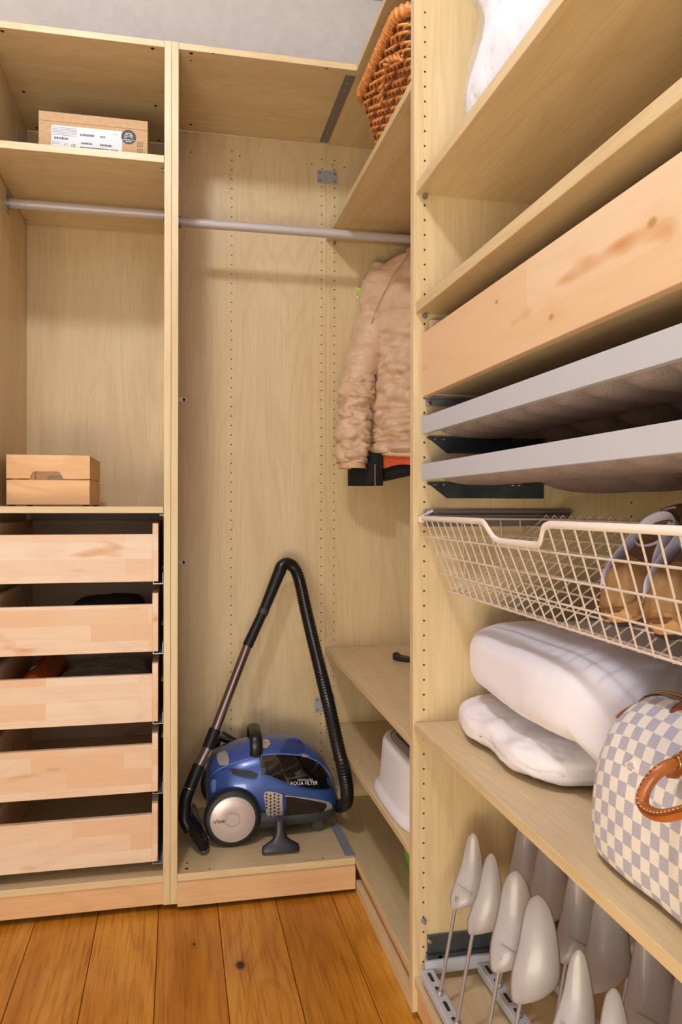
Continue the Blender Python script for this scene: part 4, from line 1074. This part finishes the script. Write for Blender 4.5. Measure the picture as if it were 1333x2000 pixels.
# ------------------------------------------------------------------ bedding on the tower shelf
wht = noisy('white_cotton', (236, 232, 240), (230, 226, 236), 9, .75, 0, .15, .003, Sheen_Weight=.2)
wht2 = noisy('white_quilt_cotton', (240, 234, 234), (232, 226, 228), 40, .85, 0, .3, .003)
def qs(c, d):
    c.x += .004 * math.sin(c.y * 34) * max(0, -d.x) + .02 * max(0, (1.3 - c.y)) * -max(0, -d.x) * 0
    if c.z > .655: c.z -= .010 * max(0, -d.x) * (1 + math.sin(c.y * 50) * .4)
    c.z = min(.7022, max(c.z, .6252))
    return c
bm = soft(.562, 1.045, 1.130, 1.594, .6245, .698, 5, 50, .004, 12, 2, qs, crease=.003)
o = obj('folded_quilt', bm, wht2, None, 50, origin=(.81, 1.35, .6245)); tag(o, 'thin white folded quilt under the puffy duvet on the tower shelf', 'quilt')
def ds(c, d):
    t_ = max(0, -d.x)
    c.z += .012 * math.sin((c.y - .95) * 5) * (1 if d.z > 0 else 0)
    if c.y < 1.12 and c.z < .70: c.z -= .0
    return c
bm = soft(.572, 1.045, .985, 1.593, .7030, .852, 3.7, 56, .008, 4, 6, ds, crease=.0016)
for v in bm.verts:
    if v.co.y < 1.095:
        k = min(1, (1.095 - v.co.y) / .07); f = 1 - (v.co.z - .703) / .145; v.co.z -= .070 * k * f
        if v.co.z < .6255: v.co.z = .6255
o = obj('folded_duvet', bm, wht, None, 60, origin=(.81, 1.28, .70)); tag(o, 'puffy white folded duvet lying under the wire basket', 'duvet')

# ------------------------------------------------------------------ checked handbag
def checker_mat():
    m = bpy.data.materials.new('checked_canvas'); m.use_nodes = True; nt = m.node_tree; b = nt.nodes['Principled BSDF']; L = nt.links
    uv = N(nt, 'ShaderNodeUVMap'); ck = N(nt, 'ShaderNodeTexChecker'); ck.inputs['Scale'].default_value = 1 / .0178; L.new(uv.outputs[0], ck.inputs['Vector'])
    n = N(nt, 'ShaderNodeTexNoise'); n.inputs['Scale'].default_value = 900; L.new(uv.outputs[0], n.inputs['Vector'])
    g = mixc(nt, mrange(nt, n.outputs['Fac'], .4, .6), lin((164, 160, 172)), lin((192, 190, 200))); c = mixc(nt, mrange(nt, n.outputs['Fac'], .4, .6), lin((226, 218, 206)), lin((236, 230, 220)))
    L.new(mixc(nt, ck.outputs['Fac'], g, c), b.inputs['Base Color']); b.inputs['Roughness'].default_value = .5
    bp = N(nt, 'ShaderNodeBump'); bp.inputs['Strength'].default_value = .15; bp.inputs['Distance'].default_value = .0006; L.new(n.outputs['Fac'], bp.inputs['Height']); L.new(bp.outputs[0], b.inputs['Normal'])
    return m
tanl = noisy('honey_leather', (172, 100, 44), (150, 82, 32), 25, .35, 0, .15); tand = noisy('dark_leather_edge', (126, 62, 30), (110, 52, 24), 25, .4, 0, .1); brass = mat('brass', (206, 168, 84), .22, 1)
G = thing('handbag', 'grey and cream checked handbag with brown leather handles on the tower shelf', 'handbag', (.615, .80, .6245))
GY0, GY1, GZ, GH = .635, .966, .6247, .222
sec = [(-.0, .0), (-.060, .0), (-.074, .003), (-.080, .012), (-.083, .04), (-.082, .08), (-.078, .12), (-.069, .155), (-.055, .185), (-.036, .206), (-.016, .218), (0, .222)]
full = sec + [(-a, b) for a, b in sec[::-1][1:-1]]
prof = catmull([Vector((a, b, 0)) for a, b in full], 4, closed=True)
cum = [0]
for a, b in zip(prof, prof[1:] + prof[:1]): cum.append(cum[-1] + (b - a).length)
bm = NB(); uvl = bm.loops.layers.uv.new('UVMap'); R = []; YS = []
NS = 56
for i in range(NS + 1):
    s = -math.cos(PI * i / NS) ; s = max(-.9995, min(.9995, s)); yv = (GY0 + GY1) / 2 + (GY1 - GY0) / 2 * s
    kz = (1 - abs(s) ** 5) ** (1 / 2.6); kx = (1 - abs(s) ** 7) ** (1 / 3.5)
    ring = []
    for p in prof:
        q = Vector((.617 + p.x * kx, yv, GZ + .004 + max(0, p.y * (.30 + .70 * kz) if kz > 0 else 0) * (1 if kz > .3 else kz / .3)))
        if i in (0, NS): q.x = .617 + p.x * .55; q.z = GZ + .02 + p.y * .45
        q.x += .002 * noise.noise(q * 18); q.z += .0015 * noise.noise(q * 15)
        q.z = max(q.z, GZ); ring.append(q)
    R.append(ring); YS.append(yv)
V_ = [[bm.verts.new(q) for q in r] for r in R]; n = len(prof)
def setuv(f, mode, idx):
    for l, (i, k) in zip(f.loops, idx):
        if mode == 0: l[uvl].uv = (YS[i % (NS + 1)], cum[k])
        else: l[uvl].uv = (-l.vert.co.x + 1, l.vert.co.z - GZ)
for i in range(NS):
    for k in range(n):
        f = bm.faces.new((V_[i][k], V_[i][(k + 1) % n], V_[i + 1][(k + 1) % n], V_[i + 1][k])); f.normal_update()
        setuv(f, 0 if abs(f.normal.y) < .80 else 1, ((i, k), (i, k + 1), (i + 1, k + 1), (i + 1, k)))
for r_, idx in ((V_[0][::-1], 0), (V_[-1], NS)):
    f = bm.faces.new(r_); setuv(f, 1, [(0, 0)] * n)
# flat mesh normals are recomputed by obj(); uv survives
bag = obj('bag_body', bm, checker_mat(), G, True)
bm = NB(); zp = [Vector((.617, y, GZ + .226 * (1 - abs((y - .8005) / .1655) ** 5) ** (1 / 2.6) * .70 + .226 * .30 + .0008)) for y in [.665 + .28 * k / 24 for k in range(25)]]
tube(bm, zp, 1, n=8, flat=(.0012, .011, (0, 0, 1))); zip_ = obj('zipper_tape', bm, noisy('grey_brown_tape', (150, 132, 118), (120, 104, 92), 300, .7), G, True)
bm = NB(); tube(bm, [p + Vector((0, 0, .0016)) for p in zp], .0022, n=6); obj('zipper_teeth', bm, brass, zip_, True)
ze = zp[-1]
bm = NB(); tube(bm, catmull([ptx(1278, 1372, .612), ptx(1262, 1370, .608), ptx(1244, 1377, .604)], 5), .0028, n=8)
tube(bm, [ptx(1262, 1370, .608) + Vector((0, .006 * math.cos(a), .006 * math.sin(a))) for a in [2 * PI * k / 14 for k in range(14)]], .0014, n=6, closed=True); obj('zipper_pull', bm, brass, zip_, True)
bm = NB(); tube(bm, catmull([ptx(1248, 1374, .604), ptx(1232, 1381, .594), ptx(1216, 1391, .585), ptx(1205, 1401, .578)], 5), 1, n=10, flat=(.0022, .0075, (0, .3, 1))); obj('leather_tab', bm, tanl, G, True)
# front handle folded down over the front
hpth = [ptx(1345, 1470, .548), ptx(1325, 1487, .538), ptx(1302, 1497, .522), ptx(1278, 1515, .508), ptx(1261, 1542, .500), ptx(1257, 1566, .496), ptx(1268, 1583, .494), ptx(1295, 1592, .494), ptx(1330, 1586, .498), ptx(1370, 1572, .506), ptx(1400, 1545, .52), ptx(1412, 1515, .535)]
cpath = resample(catmull(hpth, 8), .003)
bm = NB(); tube(bm, cpath, .0068, n=14); hd = obj('leather_handle', bm, tanl, G, True)
bm = NB(); tube(bm, [p + Vector((-.0062, 0, .0012)) for p in cpath], .0017, n=6); obj('edge_piping', bm, tand, hd, True)
bm = NB()
for p in cpath[::2]: bx(bm, p.x - .0072, p.x - .0058, p.y - .0009, p.y + .0009, p.z + .0032, p.z + .0044)
obj('stitching', bm, mat('yellow_thread', (222, 178, 96), .6), hd, kind='stuff')
h2 = [ptx(1370, 1465, .605), ptx(1345, 1462, .598), ptx(1322, 1450, .592), ptx(1312, 1425, .590), ptx(1317, 1398, .592), ptx(1334, 1380, .600), ptx(1370, 1372, .605)]
bm = NB(); tube(bm, resample(catmull(h2, 8), .003), .0068, n=14); obj('leather_handle', bm, tand, G, True)
for q, nm in (((1322, 1486), 'handle_mount'),):
    o_ = ptx(*q, .540); bm = NB(); q4 = [ptx(1330, 1475, .545), ptx(1300, 1505, .532), ptx(1303, 1518, .533), ptx(1322, 1520, .536), ptx(1345, 1500, .546)]
    prism(bm, q4, (.003, 0, 0)); mt = obj(nm, bm, tanl, G)
    bm = NB(); c = ptx(1327, 1487, .535); tube(bm, [c + Vector((-.002, .0065 * math.cos(a), .0065 * math.sin(a))) for a in [2 * PI * k / 16 for k in range(16)]], .0016, n=6, closed=True); obj('brass_ring', bm, brass, mt, True)
# small woven mark
bm = NB(); c = ptx(1233, 1496, .5425); 
prism(bm, [c + Vector((0, .012, 0)), c + Vector((.0026, 0, .0095)), c + Vector((0, -.012, 0)), c + Vector((-.0018, 0, -.0095))], (.0022, 0, 0)); mk = obj('printed_diamond', bm, mat('print_cream', (232, 226, 216), .5), G)
mat_print = mat('print_grey', (176, 172, 182), .5)
bm = NB()
for s_, dz in (('LOUIS', .0032), ('VUITTON', 0), ('PARIS', -.0032)):
    text_bm(bm, s_, .0036, Matrix.Translation(c + Vector((-.0004 + dz * .22, 0, dz))) @ Matrix.Rotation(math.radians(-90), 4, 'Z') @ Matrix.Rotation(math.radians(-17), 4, 'X') @ FACE_Y, .0002)
obj('printed_words', bm, mat_print, mk)
